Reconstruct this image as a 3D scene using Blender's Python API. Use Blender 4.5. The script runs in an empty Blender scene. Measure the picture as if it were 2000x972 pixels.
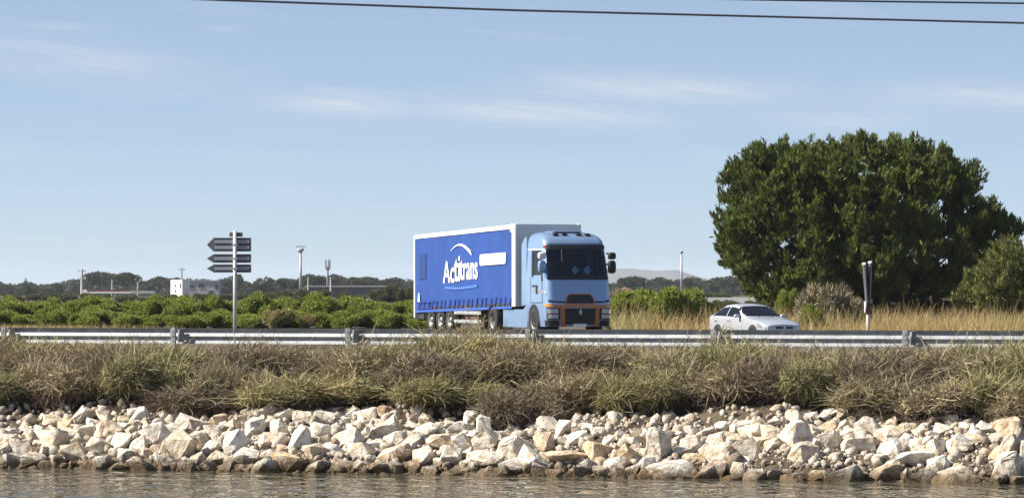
import bpy, bmesh, math, random
import numpy as np
from mathutils import Vector, Matrix

R = math.radians
sc = bpy.context.scene
COL = sc.collection
rnd = random.Random(7)
nr = np.random.default_rng(11)

# ------------------------------------------------------------------ camera
EYE = 1.6                    # metres above the road, which is z = 0
F = 7900.0                   # focal length in pixels of a 2000 wide picture
HOR = 570.0                  # picture row of the horizon (of 972)
cam_d = bpy.data.cameras.new('camera')
cam = bpy.data.objects.new('camera', cam_d)
COL.objects.link(cam)
cam.location = (0, 0, EYE)
cam.rotation_euler = (R(90) + math.atan((HOR - 486) / F), 0, 0)
cam_d.sensor_width = 36.0
cam_d.lens = 36.0 * F / 2000.0
cam_d.clip_start = 1.0
cam_d.clip_end = 60000.0
sc.camera = cam

# ------------------------------------------------------------------ sky and sun
SUN_EL, SUN_AZ = 39.0, 8.0   # the sun stands to the left, a little behind the camera
sd = Vector((-math.cos(R(SUN_AZ)) * math.cos(R(SUN_EL)), -math.sin(R(SUN_AZ)) * math.cos(R(SUN_EL)), math.sin(R(SUN_EL))))
w = bpy.data.worlds.new('World'); sc.world = w; w.use_nodes = True
nt = w.node_tree; nt.nodes.clear()
def N(tree, typ, **kw):
    n = tree.nodes.new(typ)
    for k, v in kw.items(): setattr(n, k, v)
    return n
out = N(nt, 'ShaderNodeOutputWorld'); bg = N(nt, 'ShaderNodeBackground')
sky = N(nt, 'ShaderNodeTexSky', sky_type='NISHITA')
sky.sun_disc = False
sky.sun_elevation = R(SUN_EL)
sky.sun_rotation = math.atan2(sd.x, sd.y)
sky.altitude = 0; sky.air_density = 1.0; sky.dust_density = 0.5; sky.ozone_density = 3.0
tc = N(nt, 'ShaderNodeTexCoord'); sep = N(nt, 'ShaderNodeSeparateXYZ')
nt.links.new(tc.outputs['Generated'], sep.inputs[0])
def M(op, a, b=None, c=None, tree=nt, clamp=False):
    n = N(tree, 'ShaderNodeMath', operation=op, use_clamp=clamp)
    for i, s in enumerate((a, b, c)):
        if s is None: continue
        if isinstance(s, (int, float)): n.inputs[i].default_value = s
        else: tree.links.new(s, n.inputs[i])
    return n.outputs[0]
zz = M('MULTIPLY_ADD', M('MAXIMUM', sep.outputs[2], 0.0), 1.8, 0.11)
cmb = N(nt, 'ShaderNodeCombineXYZ')
nt.links.new(sep.outputs[0], cmb.inputs[0]); nt.links.new(sep.outputs[1], cmb.inputs[1]); nt.links.new(zz, cmb.inputs[2])
nrm = N(nt, 'ShaderNodeVectorMath', operation='NORMALIZE')
nt.links.new(cmb.outputs[0], nrm.inputs[0]); nt.links.new(nrm.outputs[0], sky.inputs['Vector'])
# thin high cirrus: streaks stretched along the horizon, everywhere round the sky
az = M('ARCTAN2', sep.outputs[0], sep.outputs[1])
el = M('ARCSINE', sep.outputs[2])
cv = N(nt, 'ShaderNodeCombineXYZ')
nt.links.new(M('MULTIPLY', az, 13.0), cv.inputs[0])
nt.links.new(M('MULTIPLY_ADD', az, 14.0, M('MULTIPLY', el, 150.0)), cv.inputs[1])
n1 = N(nt, 'ShaderNodeTexNoise'); n1.inputs['Scale'].default_value = 1.0; n1.inputs['Detail'].default_value = 6.0
n1.inputs['Roughness'].default_value = 0.55; n1.inputs['Distortion'].default_value = 0.6
nt.links.new(cv.outputs[0], n1.inputs['Vector'])
def gaus(x, c, s):
    d = M('DIVIDE', M('SUBTRACT', x, c), s); return M('EXPONENT', M('MULTIPLY', M('MULTIPLY', d, d), -1.0))
def streak(px, py, wx, wy, tilt=0.0):       # a wisp at a bearing and a height above the horizon
    a0 = (px - 1000) / F; e0 = (HOR - py) / F
    e_ = M('MULTIPLY_ADD', M('SUBTRACT', az, a0), tilt, el)
    return M('MULTIPLY', gaus(az, a0, wx / F), gaus(e_, e0, wy / F))
cv2 = N(nt, 'ShaderNodeCombineXYZ')
nt.links.new(M('MULTIPLY', az, 45.0), cv2.inputs[0]); nt.links.new(M('MULTIPLY_ADD', az, 60.0, M('MULTIPLY', el, 520.0)), cv2.inputs[1])
n2 = N(nt, 'ShaderNodeTexNoise'); n2.inputs['Scale'].default_value = 1.0; n2.inputs['Detail'].default_value = 7.0; n2.inputs['Distortion'].default_value = 1.2
nt.links.new(cv2.outputs[0], n2.inputs['Vector'])
mask = None
for s in ((150, 120, 250, 30, .10, 1.0), (680, 208, 150, 22, .06, .85), (1050, 222, 230, 22, .04, 1.0), (1330, 178, 270, 34, .03, .55),
          (1920, 195, 220, 28, .03, .8), (1660, 235, 170, 26, .05, .6), (130, 55, 90, 8, .0, .35), (440, 58, 40, 7, .0, .35)):
    g_ = M('MULTIPLY', streak(*s[:5]), s[5])
    mask = g_ if mask is None else M('MAXIMUM', mask, g_)
wide = M('MULTIPLY', M('SUBTRACT', n1.outputs['Fac'], 0.56, clamp=True), 0.7)
cl = M('MULTIPLY', M('MULTIPLY', mask, M('MULTIPLY_ADD', n1.outputs['Fac'], 2.4, -0.55)), M('MULTIPLY_ADD', n2.outputs['Fac'], 2.0, -0.1), clamp=True)
cl = M('MINIMUM', M('MULTIPLY_ADD', cl, 0.52, wide), 0.7)
mx = N(nt, 'ShaderNodeMix', data_type='RGBA')
nt.links.new(cl, mx.inputs['Factor'])
hs = N(nt, 'ShaderNodeMix', data_type='RGBA', blend_type='MULTIPLY'); hs.inputs['Factor'].default_value = 1.0
hs.inputs['B'].default_value = (1.06, 0.92, 0.82, 1)
nt.links.new(sky.outputs[0], hs.inputs['A'])
nt.links.new(hs.outputs['Result'], mx.inputs['A'])
mx.inputs['B'].default_value = (5.2, 4.85, 4.95, 1)
nt.links.new(mx.outputs['Result'], bg.inputs[0]); bg.inputs[1].default_value = 0.1
nt.links.new(bg.outputs[0], out.inputs[0])

sun_d = bpy.data.lights.new('sun', 'SUN'); sun_d.energy = 5.0; sun_d.angle = R(0.5); sun_d.color = (1.0, 0.945, 0.85)
sun = bpy.data.objects.new('sun', sun_d); COL.objects.link(sun)
sun.rotation_euler = sd.to_track_quat('Z', 'Y').to_euler(); sun.location = (-60, -20, 60)

vs = sc.view_settings
sc.display_settings.display_device = 'sRGB'
vs.view_transform = 'Standard'; vs.look = 'None'; vs.gamma = 1.0; vs.exposure = 0.92; vs.use_curve_mapping = False
sc.cycles.use_denoising = True
sc.cycles.max_bounces = 8; sc.cycles.diffuse_bounces = 3; sc.cycles.transparent_max_bounces = 8
sc.cycles.volume_bounces = 0
sc.cycles.sample_clamp_indirect = 6.0

# ------------------------------------------------------------------ helpers
def P(px, py, Y):            # the point at distance Y seen at a picture position
    return Vector(((px - 1000) / F * Y, Y, EYE + (HOR - py) / F * Y))
TH = R(19.0)                 # the road edge runs 19 degrees off square to the view
UX, UY = math.cos(TH), -math.sin(TH)
VX, VY = math.sin(TH), math.cos(TH)
GY = 84.0
def uv(u, v): return (u * UX + v * VX, GY + u * UY + v * VY)
def to_uv(x, y): return (x * UX + (y - GY) * UY, x * VX + (y - GY) * VY)
WATER = -1.8
PV = np.array([-3000, -60, -30, -12, -9.6, -8.5, -7.7, -6.2, -4.7, -3.6, -2.2, -0.9, 0.6, 1e6])
PH = np.array([-6, -6, -5.2, -3.1, -2.25, -1.85, -1.55, -1.15, -.80, -.48, -.22, -.06, 0, 0])
def ss(x): x = np.clip(x, 0, 1); return x * x * (3 - 2 * x)
def H(x, y):                 # the lie of the land
    x = np.asarray(x, float); y = np.asarray(y, float)
    v = x * VX + (y - GY) * VY; u = x * UX + (y - GY) * UY
    h = np.interp(v, PV, PH)
    near = np.exp(-((v + 5) / 4.0) ** 2)
    h = h + near * (0.07 * np.sin(u * 1.9 + v) + 0.06 * np.sin(u * 0.83 - 1.7 * v + 1))
    dip = ss((x - 4.5) / 3.5) * ss((y - 105) / 20) * ss((190 - y) / 20)
    return h - 0.29 * dip

def link(o, parent=None):
    COL.objects.link(o)
    if parent is not None: o.parent = parent
    return o
def tag(o, label, cat=None, group=None):
    o['label'] = label
    if cat: o['category'] = cat
    if group: o['group'] = group
    return o
def thing(name, label, cat, loc=(0, 0, 0), rz=0.0, group=None):
    o = bpy.data.objects.new(name, None); link(o)
    o.empty_display_size = 0.2
    o.location = loc; o.rotation_euler = (0, 0, rz)
    return tag(o, label, cat, group)
def obj(name, V, Fc, mat, parent=None, smooth=False, T=None):
    me = bpy.data.meshes.new(name)
    if T is not None: V = [T @ Vector(p) for p in V]
    me.from_pydata([tuple(p) for p in V], [], [tuple(f) for f in Fc])
    me.materials.append(mat)
    if smooth: me.polygons.foreach_set('use_smooth', [True] * len(me.polygons))
    me.update()
    return link(bpy.data.objects.new(name, me), parent)
def npmesh(name, V, Q, mat, smooth=False):          # big arrays: V (n,3), Q (m,k)
    V = np.asarray(V, np.float32); Q = np.asarray(Q, np.int32)
    me = bpy.data.meshes.new(name); m, k = Q.shape
    me.vertices.add(len(V)); me.vertices.foreach_set('co', V.ravel())
    me.loops.add(m * k); me.loops.foreach_set('vertex_index', Q.ravel())
    me.polygons.add(m); me.polygons.foreach_set('loop_start', np.arange(0, m * k, k, dtype=np.int32))
    if smooth: me.polygons.foreach_set('use_smooth', np.ones(m, bool))
    me.materials.append(mat); me.update(calc_edges=True)
    return me
def npobj(name, V, Q, mat, parent=None, smooth=False):
    return link(bpy.data.objects.new(name, npmesh(name, V, Q, mat, smooth)), parent)
def ob_of(me, name, parent=None): return link(bpy.data.objects.new(name, me), parent)

class MB:                    # collects simple shapes into ONE mesh
    def __init__(s): s.V = []; s.F = []
    def add(s, V, Fc):
        n = len(s.V); s.V += [tuple(p) for p in V]; s.F += [tuple(i + n for i in f) for f in Fc]; return s
    def box(s, x0, x1, y0, y1, z0, z1):
        V = [(x, y, z) for x in (x0, x1) for y in (y0, y1) for z in (z0, z1)]
        return s.add(V, [(0, 1, 3, 2), (4, 6, 7, 5), (0, 4, 5, 1), (2, 3, 7, 6), (0, 2, 6, 4), (1, 5, 7, 3)])
    def tube(s, pts, rads, n=10, cap=True):
        pts = [Vector(p) for p in pts]
        if not isinstance(rads, (list, tuple)): rads = [rads] * len(pts)
        rings = []; V = []
        for i, p in enumerate(pts):
            d = (pts[min(i + 1, len(pts) - 1)] - pts[max(i - 1, 0)]).normalized()
            a = d.orthogonal().normalized() if abs(d.z) > .9 else d.cross(Vector((0, 0, 1))).normalized()
            b = d.cross(a)
            for k in range(n):
                t = 2 * math.pi * k / n
                V.append(p + (a * math.cos(t) + b * math.sin(t)) * rads[i])
        Fc = [(i * n + k, i * n + (k + 1) % n, (i + 1) * n + (k + 1) % n, (i + 1) * n + k) for i in range(len(pts) - 1) for k in range(n)]
        if cap: Fc += [tuple(range(n))[::-1], tuple(range((len(pts) - 1) * n, len(pts) * n))]
        return s.add(V, Fc)
    def prism(s, poly, axis, a0, a1):       # a polygon swept along x, y or z
        def put(p, t): return {'x': (t, p[0], p[1]), 'y': (p[0], t, p[1]), 'z': (p[0], p[1], t)}[axis]
        n = len(poly)
        V = [put(p, a0) for p in poly] + [put(p, a1) for p in poly]
        return s.add(V, [tuple(range(n)), tuple(range(2 * n - 1, n - 1, -1))] + [(i, i + n, (i + 1) % n + n, (i + 1) % n) for i in range(n)])
    def lathe(s, prof, c, n=24):            # profile (radius, y) turned about the y axis through c
        V = []; m = len(prof)
        for k in range(n):
            t = 2 * math.pi * k / n
            V += [(c[0] + r * math.cos(t), c[1] + y, c[2] + r * math.sin(t)) for r, y in prof]
        return s.add(V, [(k * m + j, k * m + j + 1, ((k + 1) % n) * m + j + 1, ((k + 1) % n) * m + j) for k in range(n) for j in range(m - 1)])
    def build(s, name, mat, parent=None, smooth=False, T=None, bevel=0.0):
        o = obj(name, s.V, s.F, mat, parent, smooth, T)
        bm = bmesh.new(); bm.from_mesh(o.data); bmesh.ops.recalc_face_normals(bm, faces=bm.faces)
        if bevel: bmesh.ops.bevel(bm, geom=[e for e in bm.edges if e.is_manifold and e.calc_face_angle(0) > .5], offset=bevel, segments=1, affect='EDGES')
        bm.to_mesh(o.data); bm.free()
        return o

# ------------------------------------------------------------------ materials
def mat(name, col=(.5, .5, .5), rough=.6, metal=0.0, spec=.5, var=0.0, vscale=3.0, bump=0.0, bscale=8.0, coat=0.0, dirt=None):
    m = bpy.data.materials.new(name); m.use_nodes = True
    t = m.node_tree; b = t.nodes['Principled BSDF']
    b.inputs['Base Color'].default_value = (*col, 1); b.inputs['Roughness'].default_value = rough
    b.inputs['Metallic'].default_value = metal; b.inputs['Specular IOR Level'].default_value = spec
    b.inputs['Coat Weight'].default_value = coat
    tcn = N(t, 'ShaderNodeTexCoord')
    if var or dirt:
        nz = N(t, 'ShaderNodeTexNoise'); nz.inputs['Scale'].default_value = vscale; nz.inputs['Detail'].default_value = 5
        t.links.new(tcn.outputs['Object'], nz.inputs['Vector'])
        rp = N(t, 'ShaderNodeValToRGB')
        c1 = dirt if dirt else tuple(c * (1 - var) for c in col)
        rp.color_ramp.elements[0].color = (*c1, 1); rp.color_ramp.elements[0].position = .32
        rp.color_ramp.elements[1].color = (*tuple(min(1, c * (1 + var * .5)) for c in col), 1); rp.color_ramp.elements[1].position = .66
        t.links.new(nz.outputs['Fac'], rp.inputs[0]); t.links.new(rp.outputs[0], b.inputs['Base Color'])
    if bump:
        nb = N(t, 'ShaderNodeTexNoise'); nb.inputs['Scale'].default_value = bscale; nb.inputs['Detail'].default_value = 6
        t.links.new(tcn.outputs['Object'], nb.inputs['Vector'])
        bp = N(t, 'ShaderNodeBump'); bp.inputs['Strength'].default_value = bump; bp.inputs['Distance'].default_value = .05
        t.links.new(nb.outputs['Fac'], bp.inputs['Height']); t.links.new(bp.outputs[0], b.inputs['Normal'])
    return m
def leaf(name, cols, trans=.25, rough=.6, patch=None, pscale=.6):   # leaves: each leaf its own tone, plus broad patches
    m = bpy.data.materials.new(name); m.use_nodes = True
    t = m.node_tree; b = t.nodes['Principled BSDF']; o = t.nodes['Material Output']
    b.inputs['Roughness'].default_value = rough; b.inputs['Specular IOR Level'].default_value = .25
    g = N(t, 'ShaderNodeNewGeometry'); rp = N(t, 'ShaderNodeValToRGB')
    els = rp.color_ramp.elements
    while len(els) < len(cols): els.new(.5)
    for i, c in enumerate(cols): els[i].position = i / (len(cols) - 1); els[i].color = (*c, 1)
    t.links.new(g.outputs['Random Per Island'], rp.inputs[0]); colr = rp.outputs[0]
    if patch:
        nz = N(t, 'ShaderNodeTexNoise'); nz.inputs['Scale'].default_value = pscale; nz.inputs['Detail'].default_value = 3
        t.links.new(g.outputs['Position'], nz.inputs['Vector'])
        mr = N(t, 'ShaderNodeMapRange'); mr.inputs[1].default_value = .45; mr.inputs[2].default_value = .62; mr.inputs[4].default_value = .8
        t.links.new(nz.outputs['Fac'], mr.inputs[0])
        mm = N(t, 'ShaderNodeMix', data_type='RGBA'); t.links.new(mr.outputs[0], mm.inputs['Factor'])
        t.links.new(colr, mm.inputs['A']); mm.inputs['B'].default_value = (*patch, 1); colr = mm.outputs['Result']
    t.links.new(colr, b.inputs['Base Color'])
    tr = N(t, 'ShaderNodeBsdfTranslucent'); t.links.new(colr, tr.inputs[0])
    mxs = N(t, 'ShaderNodeMixShader'); mxs.inputs[0].default_value = trans
    t.links.new(b.outputs[0], mxs.inputs[1]); t.links.new(tr.outputs[0], mxs.inputs[2]); t.links.new(mxs.outputs[0], o.inputs[0])
    return m
def glass(name, tint=(.25, .28, .3), clear=.5):     # a dark pane: part see-through, with a clean reflection
    m = bpy.data.materials.new(name); m.use_nodes = True
    t = m.node_tree; t.nodes.remove(t.nodes['Principled BSDF']); o = t.nodes['Material Output']
    tr = N(t, 'ShaderNodeBsdfTransparent'); tr.inputs[0].default_value = (*tint, 1)
    gl = N(t, 'ShaderNodeBsdfGlossy'); gl.inputs['Roughness'].default_value = .03
    fr = N(t, 'ShaderNodeFresnel'); fr.inputs[0].default_value = 1.45
    mx_ = N(t, 'ShaderNodeMixShader'); t.links.new(fr.outputs[0], mx_.inputs[0])
    t.links.new(tr.outputs[0], mx_.inputs[1]); t.links.new(gl.outputs[0], mx_.inputs[2]); t.links.new(mx_.outputs[0], o.inputs[0])
    return m

# ground: dry soil and straw
def ground_mat():
    m = bpy.data.materials.new('dry_ground'); m.use_nodes = True
    t = m.node_tree; b = t.nodes['Principled BSDF']; b.inputs['Roughness'].default_value = .95; b.inputs['Specular IOR Level'].default_value = .1
    g = N(t, 'ShaderNodeNewGeometry')
    a = N(t, 'ShaderNodeTexNoise'); a.inputs['Scale'].default_value = .25; a.inputs['Detail'].default_value = 8
    c = N(t, 'ShaderNodeTexNoise'); c.inputs['Scale'].default_value = 5.0; c.inputs['Detail'].default_value = 8; c.inputs['Roughness'].default_value = .7
    for n in (a, c): t.links.new(g.outputs['Position'], n.inputs['Vector'])
    r1 = N(t, 'ShaderNodeValToRGB'); r2 = N(t, 'ShaderNodeValToRGB')
    r1.color_ramp.elements[0].position = .38; r1.color_ramp.elements[1].position = .62
    r1.color_ramp.elements[0].color = (.07, .055, .045, 1); r1.color_ramp.elements[1].color = (.19, .155, .115, 1)
    r2.color_ramp.elements[0].position = .3; r2.color_ramp.elements[1].position = .7
    r2.color_ramp.elements[0].color = (.45, .42, .38, 1); r2.color_ramp.elements[1].color = (1.15, 1.1, 1.0, 1)
    t.links.new(a.outputs['Fac'], r1.inputs[0]); t.links.new(c.outputs['Fac'], r2.inputs[0])
    mu = N(t, 'ShaderNodeMix', data_type='RGBA', blend_type='MULTIPLY'); mu.inputs['Factor'].default_value = 1
    t.links.new(r1.outputs[0], mu.inputs['A']); t.links.new(r2.outputs[0], mu.inputs['B']); t.links.new(mu.outputs['Result'], b.inputs['Base Color'])
    bp = N(t, 'ShaderNodeBump'); bp.inputs['Distance'].default_value = .08; bp.inputs['Strength'].default_value = .8
    t.links.new(c.outputs['Fac'], bp.inputs['Height']); t.links.new(bp.outputs[0], b.inputs['Normal'])
    return m
def rock_mat(name, tones, wet=True):
    m = bpy.data.materials.new(name); m.use_nodes = True
    t = m.node_tree; b = t.nodes['Principled BSDF']; b.inputs['Specular IOR Level'].default_value = .2
    g = N(t, 'ShaderNodeNewGeometry'); oi = N(t, 'ShaderNodeObjectInfo'); tcn = N(t, 'ShaderNodeTexCoord')
    rp = N(t, 'ShaderNodeValToRGB'); els = rp.color_ramp.elements
    while len(els) < len(tones): els.new(.5)
    for i, c in enumerate(tones): els[i].position = i / (len(tones) - 1); els[i].color = (*c, 1)
    src = oi.outputs['Random'] if wet else g.outputs['Random Per Island']
    t.links.new(src, rp.inputs[0])
    a = N(t, 'ShaderNodeTexNoise'); a.inputs['Scale'].default_value = 7; a.inputs['Detail'].default_value = 8; a.inputs['Roughness'].default_value = .65
    t.links.new(g.outputs['Position'], a.inputs['Vector'])
    r2 = N(t, 'ShaderNodeValToRGB'); r2.color_ramp.elements[0].position = .34; r2.color_ramp.elements[1].position = .56
    r2.color_ramp.elements[0].color = (.52, .40, .27, 1); r2.color_ramp.elements[1].color = (1, 1, 1, 1)
    t.links.new(a.outputs['Fac'], r2.inputs[0])
    mu = N(t, 'ShaderNodeMix', data_type='RGBA', blend_type='MULTIPLY'); mu.inputs['Factor'].default_value = .85
    t.links.new(rp.outputs[0], mu.inputs['A']); t.links.new(r2.outputs[0], mu.inputs['B'])
    # tide mark: stone near the water line is stained brown and wet
    sp = N(t, 'ShaderNodeSeparateXYZ'); t.links.new(g.outputs['Position'], sp.inputs[0])
    e = M('MULTIPLY_ADD', a.outputs['Fac'], .30, sp.outputs[2], tree=t)
    mr = N(t, 'ShaderNodeMapRange'); mr.interpolation_type = 'SMOOTHSTEP'
    mr.inputs[1].default_value = WATER + .20; mr.inputs[2].default_value = WATER + .52
    t.links.new(e, mr.inputs[0])
    mm = N(t, 'ShaderNodeMix', data_type='RGBA'); t.links.new(mr.outputs[0], mm.inputs['Factor'])
    st = N(t, 'ShaderNodeMix', data_type='RGBA', blend_type='MULTIPLY'); st.inputs['Factor'].default_value = 1; st.inputs['B'].default_value = (.20, .16, .105, 1)
    t.links.new(mu.outputs['Result'], st.inputs['A']); t.links.new(st.outputs['Result'], mm.inputs['A']); t.links.new(mu.outputs['Result'], mm.inputs['B'])
    t.links.new(mm.outputs['Result'], b.inputs['Base Color'])
    ro = N(t, 'ShaderNodeMapRange'); ro.inputs[3].default_value = .45; ro.inputs[4].default_value = .9
    t.links.new(mr.outputs[0], ro.inputs[0]); t.links.new(ro.outputs[0], b.inputs['Roughness'])
    bp = N(t, 'ShaderNodeBump'); bp.inputs['Distance'].default_value = .11; bp.inputs['Strength'].default_value = .9
    t.links.new(a.outputs['Fac'], bp.inputs['Height']); t.links.new(bp.outputs[0], b.inputs['Normal'])
    return m
def water_mat():
    m = bpy.data.materials.new('canal_water'); m.use_nodes = True
    t = m.node_tree; b = t.nodes['Principled BSDF']
    b.inputs['Base Color'].default_value = (.085, .08, .055, 1); b.inputs['Roughness'].default_value = .06; b.inputs['IOR'].default_value = 1.33
    g = N(t, 'ShaderNodeNewGeometry'); mp = N(t, 'ShaderNodeMapping'); mp.inputs['Rotation'].default_value = (0, 0, TH); mp.inputs['Scale'].default_value = (1.0, .40, 1)
    t.links.new(g.outputs['Position'], mp.inputs['Vector'])
    a = N(t, 'ShaderNodeTexNoise'); a.inputs['Scale'].default_value = 2.3; a.inputs['Detail'].default_value = 3; a.inputs['Distortion'].default_value = .4
    t.links.new(mp.outputs[0], a.inputs['Vector'])
    bp = N(t, 'ShaderNodeBump'); bp.inputs['Distance'].default_value = .13; bp.inputs['Strength'].default_value = 1.0
    t.links.new(a.outputs['Fac'], bp.inputs['Height']); t.links.new(bp.outputs[0], b.inputs['Normal'])
    return m
M_ground = ground_mat()
M_water = water_mat()
M_rock = rock_mat('limestone', [(.72, .63, .50), (.84, .79, .69), (.78, .69, .55), (.86, .82, .74), (.66, .51, .34), (.82, .75, .63)])
M_pebble = rock_mat('small_stones', [(.55, .47, .37), (.76, .69, .59), (.40, .34, .27), (.68, .59, .47)], wet=False)
M_asphalt = mat('asphalt', (.055, .055, .055), .9, var=.3, vscale=2, bump=.3, bscale=60)
M_paint = mat('road_paint', (.7, .7, .68), .7, var=.2)
M_steel = mat('galvanised_steel', (.37, .38, .39), .5, metal=.35, var=.22, vscale=5, bump=.05, bscale=12)
M_post = mat('weathered_post_steel', (.30, .31, .31), .6, metal=.5, var=.3, vscale=9)

# ------------------------------------------------------------------ the land, the water, the roads
def axis(*parts):
    return np.unique(np.round(np.concatenate([np.atleast_1d(np.asarray(p, float)) for p in parts]), 4))
gu = axis([-9000, -3000, -900, -300, -120], np.arange(-70, -14, 2), np.arange(-14, 13.01, .25), np.arange(14, 60, 4), [120, 400, 1200, 4000, 9000])
gv = axis([-2500, -500, -60, -30, -18], np.arange(-12, 1.01, .2), np.arange(2, 30, 4), np.arange(30, 120, 2.5), [150, 220, 350, 600, 1000, 1700, 3000, 6000, 11000])
U_, V_ = np.meshgrid(gu, gv, indexing='ij')
X_ = U_ * UX + V_ * VX; Y_ = GY + U_ * UY + V_ * VY
Z_ = H(X_, Y_)
nz_ = np.where((V_ > -9.5) & (V_ < .5), nr.normal(0, .02, Z_.shape), 0); Z_ = Z_ + nz_
def gridq(a, b):
    i = np.arange(a * b).reshape(a, b)
    return np.stack([i[:-1, :-1], i[1:, :-1], i[1:, 1:], i[:-1, 1:]], -1).reshape(-1, 4)
ground = npobj('ground', np.stack([X_, Y_, Z_], -1).reshape(-1, 3), gridq(*U_.shape), M_ground, smooth=True)
ground['kind'] = 'structure'; ground['label'] = 'dry earth bank and flat plain behind it'
wu = np.array([-9000, 9000.]); wv = np.array([-2500, -7.6])
Wv = [(*uv(a, b), WATER) for a in wu for b in wv]
water = npobj('water', Wv, [(0, 2, 3, 1)], M_water); water['kind'] = 'structure'; water['label'] = 'rippled grey green canal water'
def sheet(name, path, half, dz, m):       # a strip draped on the land along a path
    V = []; pts = [Vector((x, y, 0)) for x, y in path]
    nc = 13
    for i, p in enumerate(pts):
        d = (pts[min(i + 1, len(pts) - 1)] - pts[max(i - 1, 0)]).normalized(); n = Vector((-d.y, d.x, 0))
        for k in range(nc):
            q = p + n * half * (2 * k / (nc - 1) - 1); V.append((q.x, q.y, float(H(q.x, q.y)) + dz))
    return npobj(name, V, gridq(len(pts), nc), m, smooth=True)
def spline(cp, n):
    out_ = []
    for i in range(len(cp) - 1):
        p0, p1, p2, p3 = (np.array(cp[max(0, min(len(cp) - 1, i + k))], float) for k in (-1, 0, 1, 2))
        for j in range(n):
            t = j / n; out_.append(.5 * (2 * p1 + (p2 - p0) * t + (2 * p0 - 5 * p1 + 4 * p2 - p3) * t * t + (3 * p1 - p0 - 3 * p2 + p3) * t ** 3))
    out_.append(np.array(cp[-1], float)); return [tuple(p) for p in out_]
r1 = sheet('road', [uv(u, 5.2) for u in np.arange(-75, 60, 1.5)], 4.0, .02, M_asphalt)
r1['kind'] = 'structure'; r1['label'] = 'asphalt road behind the guardrail'
bend = spline([(-11, 190), (-4.2, 168), (1.5, 149.5), (10, 128), (21, 111), (36, 100)], 12)
r2 = sheet('junction_road', bend, 9.0, .012, M_asphalt); r2['kind'] = 'structure'; r2['label'] = 'asphalt junction road under lorry and car'
for off in (1.6, 8.8):
    s_ = sheet('edge_line', [uv(u, off) for u in np.arange(-70, 55, 1.5)], .07, .026, M_paint); s_.parent = r1

# far hills, pale through the air
hx = np.linspace(-300, 1300, 81); hy = np.linspace(10600, 11000, 5)
ridge = np.interp(hx, [-300, 100, 180, 262, 310, 345, 382, 430, 480, 560, 700, 1300], [20, 40, 48, 63, 68, 60, 60, 62, 48, 30, 16, 2])
ridge = ridge + 1.6 * np.sin(hx / 17.0) + 1.0 * np.sin(hx / 7.0 + 1)
hz = np.stack([ridge * f for f in (0.0, .55, 1.0, .6, 0.0)], 1)
HX, HY = np.meshgrid(hx, hy, indexing='ij')
hills = npobj('hills', np.stack([HX, HY, hz - .5], -1).reshape(-1, 3), gridq(81, 5), mat('hill_rock', (.13, .14, .12), .95, var=.3, vscale=.01), smooth=True)
hills['kind'] = 'structure'; hills['label'] = 'pale blue far hills beside the lorry cab'

# ------------------------------------------------------------------ guardrail
def guardrail():
    root = thing('guardrail', 'long grey galvanised steel guardrail along the near edge of the road', 'guardrail', (*uv(0, 0), 0), -TH)
    # cross-section seen from the back (toward the water is -y here): the beam's edges and middle stand near the posts
    zt, t = .83, .004
    prof = [(-.008, 0), (0, -.012), (.012, -.018), (.066, -.052), (.072, -.066), (.068, -.082), (.010, -.158), (0, -.172), (.010, -.184), (.066, -.216), (.072, -.230), (.068, -.246), (.012, -.312), (0, -.320), (-.008, -.330)]
    # posts sit where the picture shows them
    posts = [u for u in (-15.61, -11.61, -7.61, -3.61, .39, 4.39, 8.39, 12.39)]
    for a, b in zip(posts[:-1], posts[1:]):
        m = MB(); n = len(prof)
        lap = .012 if posts.index(a) % 2 else 0.0
        V = []
        for x, dy in ((a - .15, lap), (b + .15, lap)):
            V += [(x, .10 + y + dy, zt + z) for y, z in prof] + [(x, .10 + y + dy + t, zt + z) for y, z in prof]
        Fc = []
        for j in range(n - 1):
            Fc += [(j, j + 1, 2 * n + j + 1, 2 * n + j), (n + j + 1, n + j, 3 * n + j, 3 * n + j + 1)]
        Fc += [(0, 2 * n, 3 * n, n), (n - 1, 2 * n - 1, 4 * n - 1, 3 * n - 1)]
        m.add(V, Fc); m.build('rail_beam', M_steel, root)
    for u in posts:
        x, y = uv(u, -.14); h = float(H(x, y))
        p = MB()
        # sigma-shaped post: web and two flanges
        p.box(u - .050, u + .050, -.145, -.137, h - .4, zt + .01).box(u - .058, u - .0505, -.140, -.085, h - .4, zt + .01).box(u + .0505, u + .058, -.140, -.085, h - .4, zt + .01)
        po = p.build('post', M_post, root)
        s = MB(); s.prism([(u + .059, .0), (u + .08, .09), (u + .17, .09), (u + .11, -.05)], 'z', zt - .30, zt - .03)
        s.build('spacer_block', M_post, root)
        b = MB()
        for z in (zt - .06, zt - .17, zt - .27): b.box(u - .012, u + .012, -.158, -.146, z - .012, z + .012)
        b.build('bolt', M_steel, po)
guardrail()

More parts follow.
